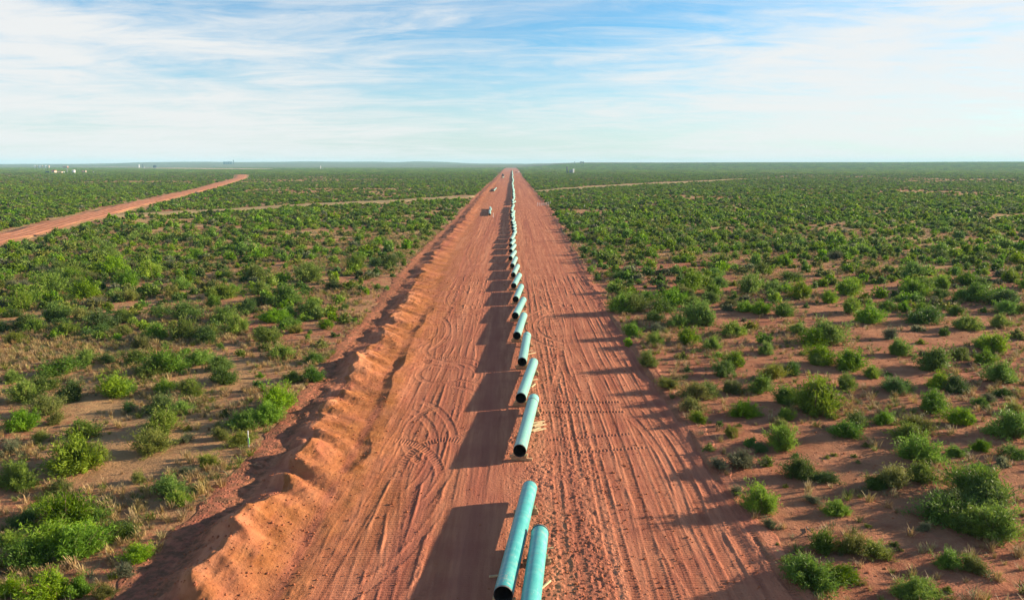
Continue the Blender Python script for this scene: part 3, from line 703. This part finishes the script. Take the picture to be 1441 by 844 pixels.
# ------------------------------------------------------------------ scrub that nobody could count: instanced over points
def gn_points(name, pts, scale, rot, idx, sources, hfac=None):
    me = bpy.data.meshes.new(name); me.vertices.add(len(pts)); me.vertices.foreach_set('co', np.asarray(pts, np.float32).ravel())
    sc = np.stack([scale, scale, scale * (1 if hfac is None else hfac)], -1)
    a = me.attributes.new('sc', 'FLOAT_VECTOR', 'POINT'); a.data.foreach_set('vector', sc.astype(np.float32).ravel())
    a = me.attributes.new('rt', 'FLOAT_VECTOR', 'POINT'); a.data.foreach_set('vector', np.stack([rot * 0, rot * 0, rot], -1).astype(np.float32).ravel())
    a = me.attributes.new('ix', 'INT', 'POINT'); a.data.foreach_set('value', np.asarray(idx, np.int32))
    o = bpy.data.objects.new(name, me); COL.objects.link(o)
    col = bpy.data.collections.new(name + "_sources")
    for n, m in enumerate(sources):
        col.objects.link(bpy.data.objects.new("plant_form_%03d" % n, m))
    g = bpy.data.node_groups.new(name + "_scatter", 'GeometryNodeTree')
    g.interface.new_socket("Geometry", in_out='INPUT', socket_type='NodeSocketGeometry'); g.interface.new_socket("Geometry", in_out='OUTPUT', socket_type='NodeSocketGeometry')
    N = g.nodes; L = g.links
    gi = N.new('NodeGroupInput'); go = N.new('NodeGroupOutput'); ip = N.new('GeometryNodeInstanceOnPoints'); ci = N.new('GeometryNodeCollectionInfo')
    ci.inputs['Collection'].default_value = col; ci.inputs['Separate Children'].default_value = True; ci.inputs['Reset Children'].default_value = True
    def at_(n, t):
        k = N.new('GeometryNodeInputNamedAttribute'); k.data_type = t; k.inputs['Name'].default_value = n; return k.outputs[0]
    L.new(gi.outputs[0], ip.inputs['Points']); L.new(ci.outputs[0], ip.inputs['Instance']); ip.inputs['Pick Instance'].default_value = True
    L.new(at_('ix', 'INT'), ip.inputs['Instance Index']); L.new(at_('rt', 'FLOAT_VECTOR'), ip.inputs['Rotation']); L.new(at_('sc', 'FLOAT_VECTOR'), ip.inputs['Scale'])
    L.new(ip.outputs[0], go.inputs[0])
    md = o.modifiers.new("scatter", 'NODES'); md.node_group = g
    return tag(o, kind='stuff')
def mid_mesh(seed, k, n, per, leaf, lobes):
    f, _ = bush_meshes(seed, n=n, per=per, leaf=leaf, lobes=lobes, ht=KINDS[k]['hi']['ht'], stems=False, spray=.05)
    f.materials.append(M[KINDS[k]['mat']]); return f
MIDK = ['B', 'B', 'B', 'D', 'D', 'O', 'S']
MID = [mid_mesh(400 + i, k, 60, 16, (.062, .028), 8) for i, k in enumerate(MIDK)]
LOW = [mid_mesh(500 + i, k, 26, 9, (.12, .058), 7) for i, k in enumerate(MIDK)]
kind_idx = {'B': [0, 1, 2], 'D': [3, 4], 'O': [5], 'S': [6], 'T': [5]}
rest = [i for i in range(len(bushes)) if i not in near_ids]
rx, ry, rw = bx[rest], by[rest], bw[rest]
ridx = np.array([random.choice(kind_idx[bushes[i][4]]) for i in rest])
rh = np.array([bushes[i][3] for i in rest])
ridx = np.where(ry > 260, ridx + 7, ridx)
P = [np.stack([rx, ry, ground(rx, ry) - .03], -1)]; S_ = [rw * 1.05]; I_ = [ridx]; H_ = [rh * (1 - .22 * sst(150, 400, ry))]
X, Y = scatter(720, 1700, 3.2)
W = np.clip(rng.lognormal(.85, .38, X.shape), 1.1, 5.0); keep = (rng.uniform(0, 1, X.shape) < cover(X, Y) * 1.0) & allowed(X, Y, W / 2)
X, Y, W = X[keep], Y[keep], W[keep]
P.append(np.stack([X, Y, ground(X, Y) - .03], -1)); S_.append(W); I_.append(rng.integers(0, 7, X.shape) + 7); H_.append(rng.uniform(.55, .95, X.shape))
# beyond that, whole patches of scrub
def patch_mesh(seed):
    r = random.Random(seed); V, Fc = [], []; off = 0
    src = LOW[seed % 5 if seed % 5 != 2 else 3]
    co = np.empty(len(src.vertices) * 3, np.float32); src.vertices.foreach_get('co', co); co = co.reshape(-1, 3)
    for i in range(34):
        s = r.uniform(1.6, 4.2); a = r.uniform(0, 6.28); c, sn = math.cos(a), math.sin(a)
        sub = co[:len(co) // 4 * 4].reshape(-1, 4, 3)[r.randrange(0, 3)::3].reshape(-1, 3)
        q = np.stack([sub[:, 0] * c - sub[:, 1] * sn, sub[:, 0] * sn + sub[:, 1] * c, sub[:, 2]], -1) * s
        q = q + np.array([r.uniform(-9, 9), r.uniform(-9, 9), 0]); V.append(q); off += len(q)
    V = np.concatenate(V); me = np_mesh("foliage", V, np.arange(len(V)).reshape(-1, 4))
    me.materials.append(M[('bright', 'deep', 'bright', 'olive', 'deep')[seed % 5]]); return me
PATCH = [patch_mesh(i) for i in range(5)]
X, Y = scatter(1700, 4600, 16)
keep = (rng.uniform(0, 1, X.shape) < .35 + .55 * cover(X, Y)) & ((X < crest(Y) - 13) | (X > right_edge(Y) + 10)) & (poly_dist(X, Y, TRAIL_B) > 16)
keep &= (poly_dist(X, Y, [(-1900, 4150), (-1500, 3750), (-1180, 3450), (-1030, 3350)]) > 165)
X, Y = X[keep], Y[keep]
P.append(np.stack([X, Y, ground(X, Y) - .05], -1)); S_.append(rng.uniform(.85, 1.2, X.shape)); I_.append(rng.integers(0, 5, X.shape) + 14); H_.append(rng.uniform(.8, 1.1, X.shape))
P = np.concatenate(P); S_ = np.concatenate(S_); I_ = np.concatenate(I_); H_ = np.concatenate(H_)
gn_points("scrubland", P, S_, rng.uniform(0, 6.28, len(P)), I_, MID + LOW + PATCH, H_)
print("bush instances", len(P))

def tuft_mesh(seed, n=34, h=.42, spread_=.16, wid=.012):
    r = np.random.default_rng(seed); a = r.uniform(0, 6.28, n); b = np.stack([r.normal(0, spread_ * .4, n), r.normal(0, spread_ * .4, n), np.zeros(n)], -1)
    hh = h * r.uniform(.5, 1.1, n); tip = b + np.stack([np.cos(a) * spread_ * r.uniform(.3, 2.2, n), np.sin(a) * spread_ * r.uniform(.3, 2.2, n), hh], -1)
    s = np.stack([-np.sin(a), np.cos(a), a * 0], -1) * wid; mid = (b + tip) / 2 + np.array([0, 0, .12]) * hh[:, None]
    V = np.stack([b - s, b + s, mid + s * .9, mid - s * .9, mid - s * .9, mid + s * .9, tip + s * .3, tip - s * .3], 1).reshape(-1, 3)
    return np_mesh("blades", V, np.arange(n * 8).reshape(-1, 4))
TUFT = []
for i in range(4):
    t_ = tuft_mesh(600 + i); t_.materials.append(M['straw']); TUFT.append(t_)
for i in range(2):
    t_ = tuft_mesh(620 + i, 40, .34, .2, .014); t_.materials.append(M['olive']); TUFT.append(t_)
for i in range(2):
    t_ = tuft_mesh(630 + i, 26, .30, .22, .009); t_.materials.append(M['sage']); TUFT.append(t_)
X, Y = scatter(26, 240, .48)
g = (1 - sst(-25, 15, X) * .48) * np.clip(.38 + 1.1 * fbm(X / 9, Y / 9, 3, 402), 0, 1) * (1 - .5 * sst(110, 230, Y))
keep = (rng.uniform(0, 1, X.shape) < g * .9) & allowed(X, Y, .4)
X, Y = X[keep], Y[keep]; n = len(X)
ti = np.where(rng.uniform(0, 1, n) < .66, rng.integers(0, 4, n), rng.integers(4, 8, n))
gn_points("dry_grass", np.stack([X, Y, ground(X, Y) - .02], -1), rng.uniform(.6, 1.6, n), rng.uniform(0, 6.28, n), ti, TUFT)
print("tufts", n)
# loose clods and twigs on the graded soil and bank
def clod_mesh(seed):
    bm = bmesh.new(); bmesh.ops.create_icosphere(bm, subdivisions=2, radius=.5); r = random.Random(seed)
    for v in bm.verts: v.co *= r.uniform(.72, 1.1); v.co.z *= .7
    me = bpy.data.meshes.new("clod"); bm.to_mesh(me); bm.free(); me.materials.append(M['clod']); return me
M['clod'] = plain("clod_soil", (.36, .13, .065), 1, .3, 2, spec=.05)
CL = [clod_mesh(i) for i in range(4)]
n = 8200; cx = np.where(rng.uniform(0, 1, n) < .38, rng.normal(3.9, 2.2, n), rng.uniform(-12, 12.5, n)); cy = 30 * (150 / 30) ** rng.uniform(0, 1, n) ; cs = np.clip(rng.lognormal(-2.75, .45, n), .03, .22)
bk = rng.uniform(0, 1, n) < .36; cx = np.where(bk, crest(cy) + rng.uniform(-3, 4, n), cx)
kc = ~((cx > -5) & (cx < .4) & (rng.uniform(0, 1, n) < .8)); cx, cy, cs = cx[kc], cy[kc], cs[kc]
def strip_z(x, y):
    x = np.asarray(x, float); y = np.asarray(y, float); out = np.zeros(x.shape)
    gxs = np.linspace(-24.4, 17.2, 612)
    o = np.argsort(y)
    for c in np.array_split(o, max(1, len(o) // 400)):
        yy = y[c]; h, _, _ = strip_height(np.broadcast_to(gxs, (len(c), len(gxs))).copy(), yy[:, None], True)
        j = np.clip((x[c] - gxs[0]) / (gxs[1] - gxs[0]), 0, len(gxs) - 1.001); j0 = j.astype(int); f = j - j0; k = np.arange(len(c))
        out[c] = h[k, j0] * (1 - f) + h[k, j0 + 1] * f
    return out
px_, py_ = scatter(30, 95, .42); kp = (px_ > right_edge(py_) + .6) & (rng.uniform(0, 1, px_.shape) < .30); px_, py_ = px_[kp], py_[kp]
sz = np.clip(rng.lognormal(-2.7, .45, len(px_)), .03, .2)
gn_points("scattered_clods", np.stack([px_, py_, ground(px_, py_) + sz * .1], -1), sz, rng.uniform(0, 6.28, len(px_)), rng.integers(0, 4, len(px_)), CL)
gn_points("soil_clods", np.stack([cx, cy, strip_z(cx, cy) + cs * .15], -1), cs, rng.uniform(0, 6.28, len(cx)), rng.integers(0, 4, len(cx)), CL)

# ------------------------------------------------------------------ pipes
def tube_part(name, ro, ri, y0, y1, mat, chamfer=.006, n=48):
    c = chamfer
    return MB().lathe([(ri, y0 + c), (ri + c, y0), (ro - c, y0), (ro, y0 + c), (ro, y1 - c), (ro - c, y1), (ri + c, y1), (ri, y1 - c)], n, 'Y', True).mesh(name, True)
ME = dict(body=tube_part("coated_body", PR, PR - .012, .10, PIPE_L - .10, None, .002),
          end0=tube_part("bare_end", PR - .006, PR - .016, 0, .099, None, .003), end1=tube_part("bare_end", PR - .006, PR - .016, PIPE_L - .099, PIPE_L, None, .003),
          wall=tube_part("pipe_wall", PR - .0175, PR - .030, .004, PIPE_L - .004, None, .003),
          band=tube_part("strap_band", PR + .012, PR + .002, PIPE_L - 1.35, PIPE_L - 1.27, None, .002),
          ring=tube_part("end_ring", PR + .022, PR + .002, PIPE_L - .20, PIPE_L - .12, None, .004),
          pale=tube_part("pale_cutback", PR + .004, PR + .001, PIPE_L - .95, PIPE_L - .11, None, .001))
BODY = {}
for c_ in ('coat', 'light_mint', 'pale_mint'):
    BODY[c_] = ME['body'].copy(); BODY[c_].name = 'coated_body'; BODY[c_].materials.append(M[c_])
for k, m in (('body', 'coat'), ('end0', 'steel'), ('end1', 'steel'), ('wall', 'lining'), ('band', 'band'), ('ring', 'band'), ('pale', 'prime')): ME[k].materials.append(M[m])
def make_pipe(x, y, z, ang, label, group, extra=(), detail=True, tilt=0.0, coat=None):
    k2 = {'body': BODY[coat or 'pale_mint']}
    e = empty("steel_pipe", (x, y, z)); e.rotation_euler = (tilt, 0, -R(ang))
    for k in (('body', 'end0', 'end1', 'wall') if detail else ('body', 'wall')) + tuple(extra):
        o = bpy.data.objects.new(k2.get(k, ME[k]).name, k2.get(k, ME[k])); COL.objects.link(o); o.parent = e
    return tag(e, label, "pipe", group)
EXTRA = {0: ('ring',), 2: ('band', 'pale'), 4: ('pale', 'band'), 5: ('pale',), 6: ('band', 'pale'), 8: ('pale',), 11: ('band',), 9: ('pale',)}
SPECIAL = {0: "teal pipe cut off by the bottom edge of the photo, dark ring at far end",
           1: "teal pipe beside the nearest one, half in its shadow, open black mouth",
           2: "third pipe from the camera, with a dark strap and pale boards beside it"}
GROUP = "pipes strung along the cleared strip"
for i, (x, y, a) in enumerate(pipes):
    lab = SPECIAL.get(i) or (f"{ORD[i]} pipe from the camera in the long green row" if i < 30 else
          ("pale green pipe in the far part of the row, before the fence line" if y < 380 else f"tiny green pipe of far row, {spell(int(round((y - 384) / 5) * 5))} metres past fence"))
    z = PZ + float(rise(x, y)); make_pipe(x, y, z, a, lab, GROUP, EXTRA.get(i, ('pale',) if pr.random() < .25 and i < 60 else ()), i < 60, 0.0, 'coat' if i < 2 else 'light_mint' if i < 9 else 'pale_mint')
STRAY = [(-8.9, 309.0, -1, 4, "pale pipe lying in a short line alone, left of the row"), (-13.6, 586.0, .4, 6, "pale pipe of the stray line along the left bank"),
         (-14.0, 1170.0, .7, 8, "pale pipe of the farthest stray line at the left bank")]
for (x, y, a, n, lab) in STRAY:
    for j in range(n): make_pipe(x + math.sin(R(a)) * j * 12.5 + pr.uniform(-.2, .2), y + j * 12.5, .62 + float(rise(x, y)), a + pr.uniform(-.6, .6), f'{ORD[j]} {lab}', "stray pipes left of the row", ('pale',) if j == n - 1 else (), True)

# timbers under the pipes
def timber_mesh(l, w, h, name="timber"): return MB().box((0, 0, 0), (l, w, h), None, .012).mesh(name)
TM = [timber_mesh(1.45, .2, .17), timber_mesh(1.2, .2, .165), timber_mesh(1.3, .22, .34)]
for t in TM: t.materials.append(M['timber'])
def wedge_mesh():
    bm = bmesh.new(); v = [bm.verts.new(c) for c in ((-.16, -.07, 0), (.16, -.07, 0), (.16, .07, 0), (-.16, .07, 0), (.16, -.07, .17), (.16, .07, .17))]
    for f in ((0, 3, 2, 1), (1, 2, 5, 4), (0, 1, 4), (3, 5, 2), (0, 4, 5, 3)): bm.faces.new([v[i] for i in f])
    bmesh.ops.recalc_face_normals(bm, faces=bm.faces); me = bpy.data.meshes.new("wedge"); bm.to_mesh(me); bm.free(); me.materials.append(M['fresh']); return me
WM = wedge_mesh()
def put(name, me, loc, rz, label, cat, group=None, rot=None):
    o = bpy.data.objects.new(name, me); COL.objects.link(o); o.location = loc; o.rotation_euler = rot or (0, 0, rz)
    return tag(o, label, cat, group)
far_sk = []
for i, (x, y, a) in enumerate(pipes):
    for s, nm in ((.35, "near"), (PIPE_L - 1.9, "far")):
        ar = R(a); cxx, cyy = x + math.sin(ar) * s, y + math.cos(ar) * s; rz = -ar + pr.uniform(-.06, .06)
        zb = float(rise(cxx, cyy))
        if i < 12:
            sh = pr.uniform(-.12, .12)
            put("timber_skid", TM[0], (cxx + sh, cyy, zb + .088), rz, f"lower timber skid under the {nm} end of the {ORD[i]} pipe", "timber", "timber skids under the pipes")
            put("timber_skid", TM[1], (cxx - sh, cyy + pr.uniform(-.04, .04), zb + .2575), rz + pr.uniform(-.05, .05), f"upper timber skid under the {nm} end of the {ORD[i]} pipe", "timber", "timber skids under the pipes")
            for sg, sd_ in ((-1, "left"), (1, "right")):
                c, sn = math.cos(rz), math.sin(rz); off = sg * .37
                put("wooden_wedge", WM, (cxx - sh * 0 + c * off, cyy + sn * off, zb + .342), rz if sg > 0 else rz + math.pi, f"pale {sd_} wedge chocking the {nm} end of the {ORD[i]} pipe", "wedge", "wedges chocking the pipes")
        elif i < 30:
            put("timber_skid", TM[2], (cxx, cyy, zb + .172), rz, f"timber skid under the {nm} end of the {ORD[i]} pipe", "timber", "timber skids under the pipes")
        else: far_sk.append((cxx, cyy, zb + .172))
fs = np.array(far_sk); gn_points("skid_timbers", fs, np.ones(len(fs)), np.zeros(len(fs)), np.zeros(len(fs), int), [TM[2]])
# loose boards beside the row
BOARDS = [(757.5, 594, 1.15, 30, "topmost of the pale boards piled right of the third pipe"), (754, 597, 1.2, 36, "second board of the pale pile right of the third pipe"),
          (760, 599, 1.1, 33, "right-hand board of the pale pile by the third pipe"), (753.5, 603, 1.0, 40, "board on the near left of the pale pile by the third pipe"), (759, 604.5, 1.2, 34, "nearest board of the pale pile by the third pipe"),
          (750.5, 541, 1.1, 70, "tan board on end-side of the fourth pipe, right of it"), (751, 534, .9, 25, "short tan board just beyond another, right of the fourth pipe"),
          (748, 497, 1.1, 35, "pale board right of the fifth pipe"), (745, 494, .9, 20, "small pale board tucked against the fifth pipe"), (737, 438, .9, 30, "board by the far end of the sixth pipe"),
          (768.5, 821, .75, 52, "white stick leaning out right of the nearest pipe"), (772, 772, .5, 10, "short white offcut right of the nearest pipe's far end"), (694.5, 809, .45, 20, "white offcut left of the second pipe's mouth")]
for k, (u, v, l, an, lab) in enumerate(BOARDS):
    p = at(u, v, .1); me = MB().box((0, 0, 0), (l, .16 if l > .8 else .09, .09), None, .008).mesh("board"); me.materials.append(M['fresh'])
    zz = float(strip_z([p.x], [p.y])[0]); put("loose_board", me, (p.x, p.y, zz + .06 + .03 * (k % 3)), 0, lab, "board", "loose boards beside the pipes", (R(pr.uniform(-4, 4)), R(pr.uniform(-5, 5)), R(an)))

# ------------------------------------------------------------------ survey stake, fence, posts
p = at(350, 628, .1)
st = empty("survey_stake", (p.x, p.y, float(ground(p.x, p.y)))); tag(st, "thin white survey stake with green flagging at the foot of the spoil bank", "stake")
MB().box((0, 0, .55), (.06, .06, 1.3), None, .005).build("stake", M['white'], st)
MB().box((.055, .0, .42), (.06, .075, .5), None, .004).build("flagging", M['greenflag'], st)
fence = empty("wire_fence", (12.4, 384, 0)); tag(fence, "short run of white fence posts and wire at the right edge of the strip", "fence")
fx = [12.4 + i * .95 for i in range(8)]
for i, x in enumerate(fx):
    yy = 384 + i * 1.1; z0 = float(max(ground(x, yy), -.1))
    o = MB().tube((0, 0, -.1), (0, 0, 1.55 + (.3 if i in (0, 7) else 0)), .06, n=8).build("post", M['white'], fence); o.location = (x - 12.4, yy - 384, z0)
wire = MB()
for hgt in (.35, .7, 1.05, 1.4): wire.tube((0, 0, hgt), (fx[-1] - 12.4, 7.7, hgt), .012, n=5)
wire.build("wire", M['grey'], fence)
for (u, v, lab) in ((822.5, 294, "lone white post in the scrub right of the fence"), (694, 306, "thin white post beside the lone stray pipe")):
    p = at(u, v, 0); o = MB().tube((0, 0, -.2), (0, 0, 1.7), .09, n=8).tube((0, 0, 1.7), (0, 0, 1.78), .11, .02, n=8).build("marker_post", M['white']); o.location = (p.x, p.y, float(max(ground(p.x, p.y), -.05))); tag(o, lab, "post")

# dead branches on the ground
def branch(loc, l, seed, label):
    r = random.Random(seed); mb = MB(); p = Vector((0, 0, .08)); d = Vector((1, 0, .05)); rad = .05
    for i in range(5):
        q = p + d * l / 5; mb.tube(p, q, rad, rad * .8, 7); 
        if i > 0: mb.tube(p, p + (d + Vector((0, r.choice((-1, 1)) * 1.0, .5))) * l * .18, rad * .6, rad * .2, 6)
        p = q; rad *= .8; d = (d + Vector((0, r.uniform(-.5, .5), r.uniform(-.15, .15)))).normalized()
    o = mb.build("dead_branch", M['dead']); o.location = loc; o.rotation_euler = (0, 0, r.uniform(0, 6)); tag(o, label, "branch")
for i, (u, v, l, lab) in enumerate(((1135, 744, 1.2, "dark fallen branch on bare red soil right of the road"), (345, 655, 1.6, "dead branch at the foot of the spoil bank, left side"), (318, 668, 1.3, "dead branch lying among dry grass below the survey stake"),
                                     (925, 469, 2.0, "grey fallen branch between bushes near the right road edge"), (262, 790, 1.0, "small dead branch on the shaded side of the spoil bank"))):
    p = at(u, v, .1); branch((p.x, p.y, float(max(ground(p.x, p.y), -.2))), l, i, lab)

# ------------------------------------------------------------------ far oil-field plant
def gz(x, y): return float(ground(x, y))
def tank(x, y, dia, h, mat, label, group=None):
    e = empty("storage_tank", (x, y, gz(x, y))); tag(e, label, "tank", group); r = dia / 2
    MB().lathe([(r, -.3), (r, h), (r * .98, h + .05)], 32).build("tank_shell", M[mat], e, True)
    MB().lathe([(r * 1.02, h - .05), (r * 1.02, h + .1), (r * .5, h + dia * .05), (.05, h + dia * .08)], 32).build("tank_roof", M[mat], e, True)
    MB().box((r + .15, 0, h / 2), (.3, .6, h)).build("ladder", M['grey'], e)
    return e
def shed(x, y, sx, sy, h, wm, rm, label, rz=0, name="plant_building"):
    e = empty(name, (x, y, gz(x, y)), rz); tag(e, label, "building")
    MB().box((0, 0, h / 2 - .2), (sx, sy, h + .4)).build("wall", M[wm], e)
    bm = MB(); ov = .4; a = bm.bm
    v = [a.verts.new(c) for c in ((-sx / 2 - ov, -sy / 2 - ov, h + .01), (sx / 2 + ov, -sy / 2 - ov, h + .01), (sx / 2 + ov, sy / 2 + ov, h + .01), (-sx / 2 - ov, sy / 2 + ov, h + .01), (-sx / 2 - ov, 0, h + sy * .22), (sx / 2 + ov, 0, h + sy * .22))]
    for f in ((0, 3, 2, 1), (0, 1, 5, 4), (2, 3, 4, 5), (0, 4, 3), (1, 2, 5)): a.faces.new([v[i] for i in f])
    bm.build("roof", M[rm], e)
    MB().box((sx * .2, -sy / 2 - .03, h * .38), (sx * .22, .06, h * .76)).build("door", M['grey'], e)
    return e
def tower(x, y, h, r, mat, label):
    e = empty("process_tower", (x, y, gz(x, y))); tag(e, label, "tower")
    MB().lathe([(r * 1.3, -.3), (r * 1.3, 1), (r, 1.2), (r, h), (r * .6, h + r), (.02, h + r * 1.2)], 20).build("column", M[mat], e, True)
    for k in (.45, .8): MB().lathe([(r + .05, h * k), (r + .9, h * k), (r + .9, h * k + .25), (r + .05, h * k + .25)], 20, closed=True).build("platform", M['grey'], e)
    return e
def P2(u, y): return (u - 720.5) / F * y * 1.0, y
YA = 1830
x, y = P2(112, YA); tank(x, y, 7.2, 7.0, 'white', "bright white tank in the middle of the left-hand plant")
x, y = P2(124.5, YA); tank(x, y, 5.2, 5.6, 'buff', "left one of the two buff tanks at the plant")
x, y = P2(128, YA); tank(x, y, 5.2, 5.6, 'buff', "right one of the two buff tanks at the plant")
x, y = P2(102.5, YA); tower(x, y, 9.5, .7, 'grey', "slender grey process tower beside the white tank")
x, y = P2(84.5, YA); shed(x, y, 7, 9, 5.2, 'buff', 'rust', "buff plant building with a rust red roof")
x, y = P2(75, YA); shed(x, y, 6, 6, 3, 'dark', 'dark', "low dark shed at the left end of the plant")
x, y = P2(92, YA + 8); shed(x, y, 12, 5, 2.6, 'buff', 'buff', "long low buff building behind the process tower")
x, y = P2(98, YA + 5); tank(x, y, 3.2, 3.6, 'white', "small white tank next to the process tower")
x, y = P2(139, YA); tank(x, y, 2.6, 3.4, 'grey', "small grey tank apart at the right end of the plant")
for k, u in enumerate((58.5, 62, 65.5, 69, 73.5, 78)):
    x, y = P2(u, 4300); tank(x, y, 7.5, 14, 'buff' if k % 2 else 'white', f"{ORD[k]} tank from the left in the far horizon row", "tanks in a row on the left horizon")
x, y = P2(101, 4250); shed(x, y, 26, 12, 9, 'rust', 'buff', "reddish plant building on the far left horizon")
x, y = P2(203, 4300); tower(x, y, 16, 3.0, 'white', "stout white tower on the left horizon")
x, y = P2(208, 4300); tower(x, y, 20, 1.6, 'dark', "thin dark tower right of the stout white one")
x, y = P2(225, 4300); shed(x, y, 15, 9, 13, 'dark', 'dark', "dark block building on the horizon left of the pale pad")
x, y = P2(210, 4280); tank(x, y, 6, 9, 'grey', "grey tank between the two horizon towers")
for k, (u, w, h) in enumerate(((323, 22, 12), (328, 14, 14), (331.5, 10, 13))):
    x, y = P2(u, 7600); e = shed(x, y, w * 1.6, 14, h + 8, 'dark', 'dark', f"{('left', 'middle', 'right')[k]} block of the dark works on the horizon above the pad")
x, y = P2(334.5, 7600); tower(x, y, 36, 4, 'dark', "dark tower at the right of the horizon works")
x, y = P2(455, 3300); tower(x, y, 13, 1.4, 'white', "lone white tower far out left of the strip")
x, y = P2(458, 3300); tank(x, y, 4, 4, 'grey', "grey tank at the foot of the lone white tower")
YB = 1800
x, y = P2(797, YB); tower(x, y, 14, 1.3, 'dark', "dark blue tower at the tank battery right of the strip")
x, y = P2(801, YB); tank(x, y, 3.6, 7.6, 'grey', "left grey tank of the battery right of the strip")
x, y = P2(803.2, YB); tank(x, y, 3.4, 7.6, 'grey', "right grey tank of the battery, next to the white one")
x, y = P2(805.7, YB); tank(x, y, 3.4, 9.6, 'white', "white tank at the right end of the battery")
x, y = P2(799.5, YB - 6); shed(x, y, 11, 3, 2.0, 'dark', 'dark', "low dark skid building in front of the tank battery")
def gantry(x, y, label):
    e = empty("steel_gantry", (x, y, gz(x, y))); tag(e, label, "gantry")
    for sx in (-1, 1):
        for sy in (-1, 1): MB().box((sx * 8, sy * 3, 4.3), (2.2, 2.2, 9.6)).build("leg", M['dark'], e)
    MB().box((0, 0, 11.3), (21, 9, 4.4), None, .2).build("deck", M['dark'], e)
    MB().box((-6, 0, 14.1), (5, 5, 1.2)).build("housing", M['grey'], e)
x, y = P2(817.5, 4300); gantry(x, y, "dark steel gantry standing on the right horizon")
x, y = P2(807.5, 4250); tower(x, y, 17, 1.2, 'dark', "thin dark stack left of the horizon gantry")
def pole(x, y, h, label, group):
    e = empty("utility_pole", (x, y, gz(x, y))); tag(e, label, "utility pole", group)
    MB().tube((0, 0, -.5), (0, 0, h), .28, .18, 8).build("pole_shaft", M['wood_pole'], e)
    MB().box((0, -.3, h - 1), (3.2, .3, .35)).build("crossarm", M['wood_pole'], e)
for k, (u, yy) in enumerate(((840, 3900), (856, 3950), (874, 4000), (899, 4050), (929, 4100), (962, 4150))):
    x, y = P2(u, yy); pole(x, y, 17, f"{ORD[k]} utility pole right of the horizon gantry", "utility poles on the right horizon")
for k, (u, yy) in enumerate(((580, 3600), (596, 3500), (612, 3400), (646, 3300), (672, 3200), (702, 3000), (714, 3100), (735.5, 3100), (727, 3300))):
    x, y = P2(u, yy); pole(x, y, 14, f"{ORD[k]} faint utility pole from the left in the middle horizon line", "utility poles left of and across the strip")
for k, (u, yy) in enumerate(((88, 4000), (126, 4000), (139, 4000), (155, 4000), (316, 5200))):
    x, y = P2(u, yy); pole(x, y, 16, f"{ORD[k]} utility pole from the left along the left horizon", "utility poles on the left horizon")

def truck(x, y, rz, mat, label):
    e = empty("pickup_truck", (x, y, float(rise(x, y)) + .02), rz); tag(e, label, "truck")
    a = MB().box((0, 0, .85), (5.4, 1.95, .75), None, .12).build("body", M[mat], e)
    MB().box((.35, 0, 1.55), (2.1, 1.75, .72), None, .18).build("cab", M[mat], e)
    MB().box((.35, 0, 1.56), (2.12, 1.6, .42), None, .1).build("window", M['glass'], e)
    for sx in (-1.7, 1.7):
        for sy in (-.86, .86):
            w = MB().tube((sx, sy - .13, .4), (sx, sy + .13, .4), .4, n=18).build("wheel", M['rubber'], e)
def dozer(x, y, rz, label):
    e = empty("bulldozer", (x, y, float(rise(x, y)) + .02), rz); tag(e, label, "bulldozer")
    for sy in (-1, 1): MB().box((0, sy * 1.1, .55), (3.6, .6, 1.0), None, .3).build("track", M['rubber'], e)
    MB().box((.5, 0, 1.5), (2.6, 1.5, 1.1), None, .1).build("body", M['dark'], e)
    MB().box((-.8, 0, 2.5), (1.5, 1.6, 1.3), None, .12).build("cab", M['dark'], e)
    MB().box((2.5, 0, .8), (.25, 3.8, 1.3), None, .08).build("blade", M['grey'], e)
truck(10, 1950, .3, 'dark', "dark truck parked right of the far pipe row")
truck(17, 2050, 1.2, 'white', "white truck at the right edge of the far strip")
dozer(-17.5, 1480, .4, "dark bulldozer by the left bank of the far strip")
truck(-16, 1330, .2, 'dark', "dark truck just nearer than the far bulldozer")

# ------------------------------------------------------------------ haze
hz = MB().box((0, 6600, 39), (24000, 16400, 92)).mesh("haze")
hm = bpy.data.materials.new("haze_air"); hm.use_nodes = True; t = hm.node_tree
t.nodes.remove(t.nodes['Principled BSDF']); pv = t.nodes.new('ShaderNodeVolumePrincipled')
pv.inputs['Color'].default_value = (.42, .78, 1.0, 1); pv.inputs['Density'].default_value = 6.5e-5; pv.inputs['Anisotropy'].default_value = 0.0
pv.inputs['Density Attribute'].default_value = ""
t.links.new(pv.outputs[0], t.nodes['Material Output'].inputs['Volume'])
tag(link("haze", hz, hm), kind='stuff')
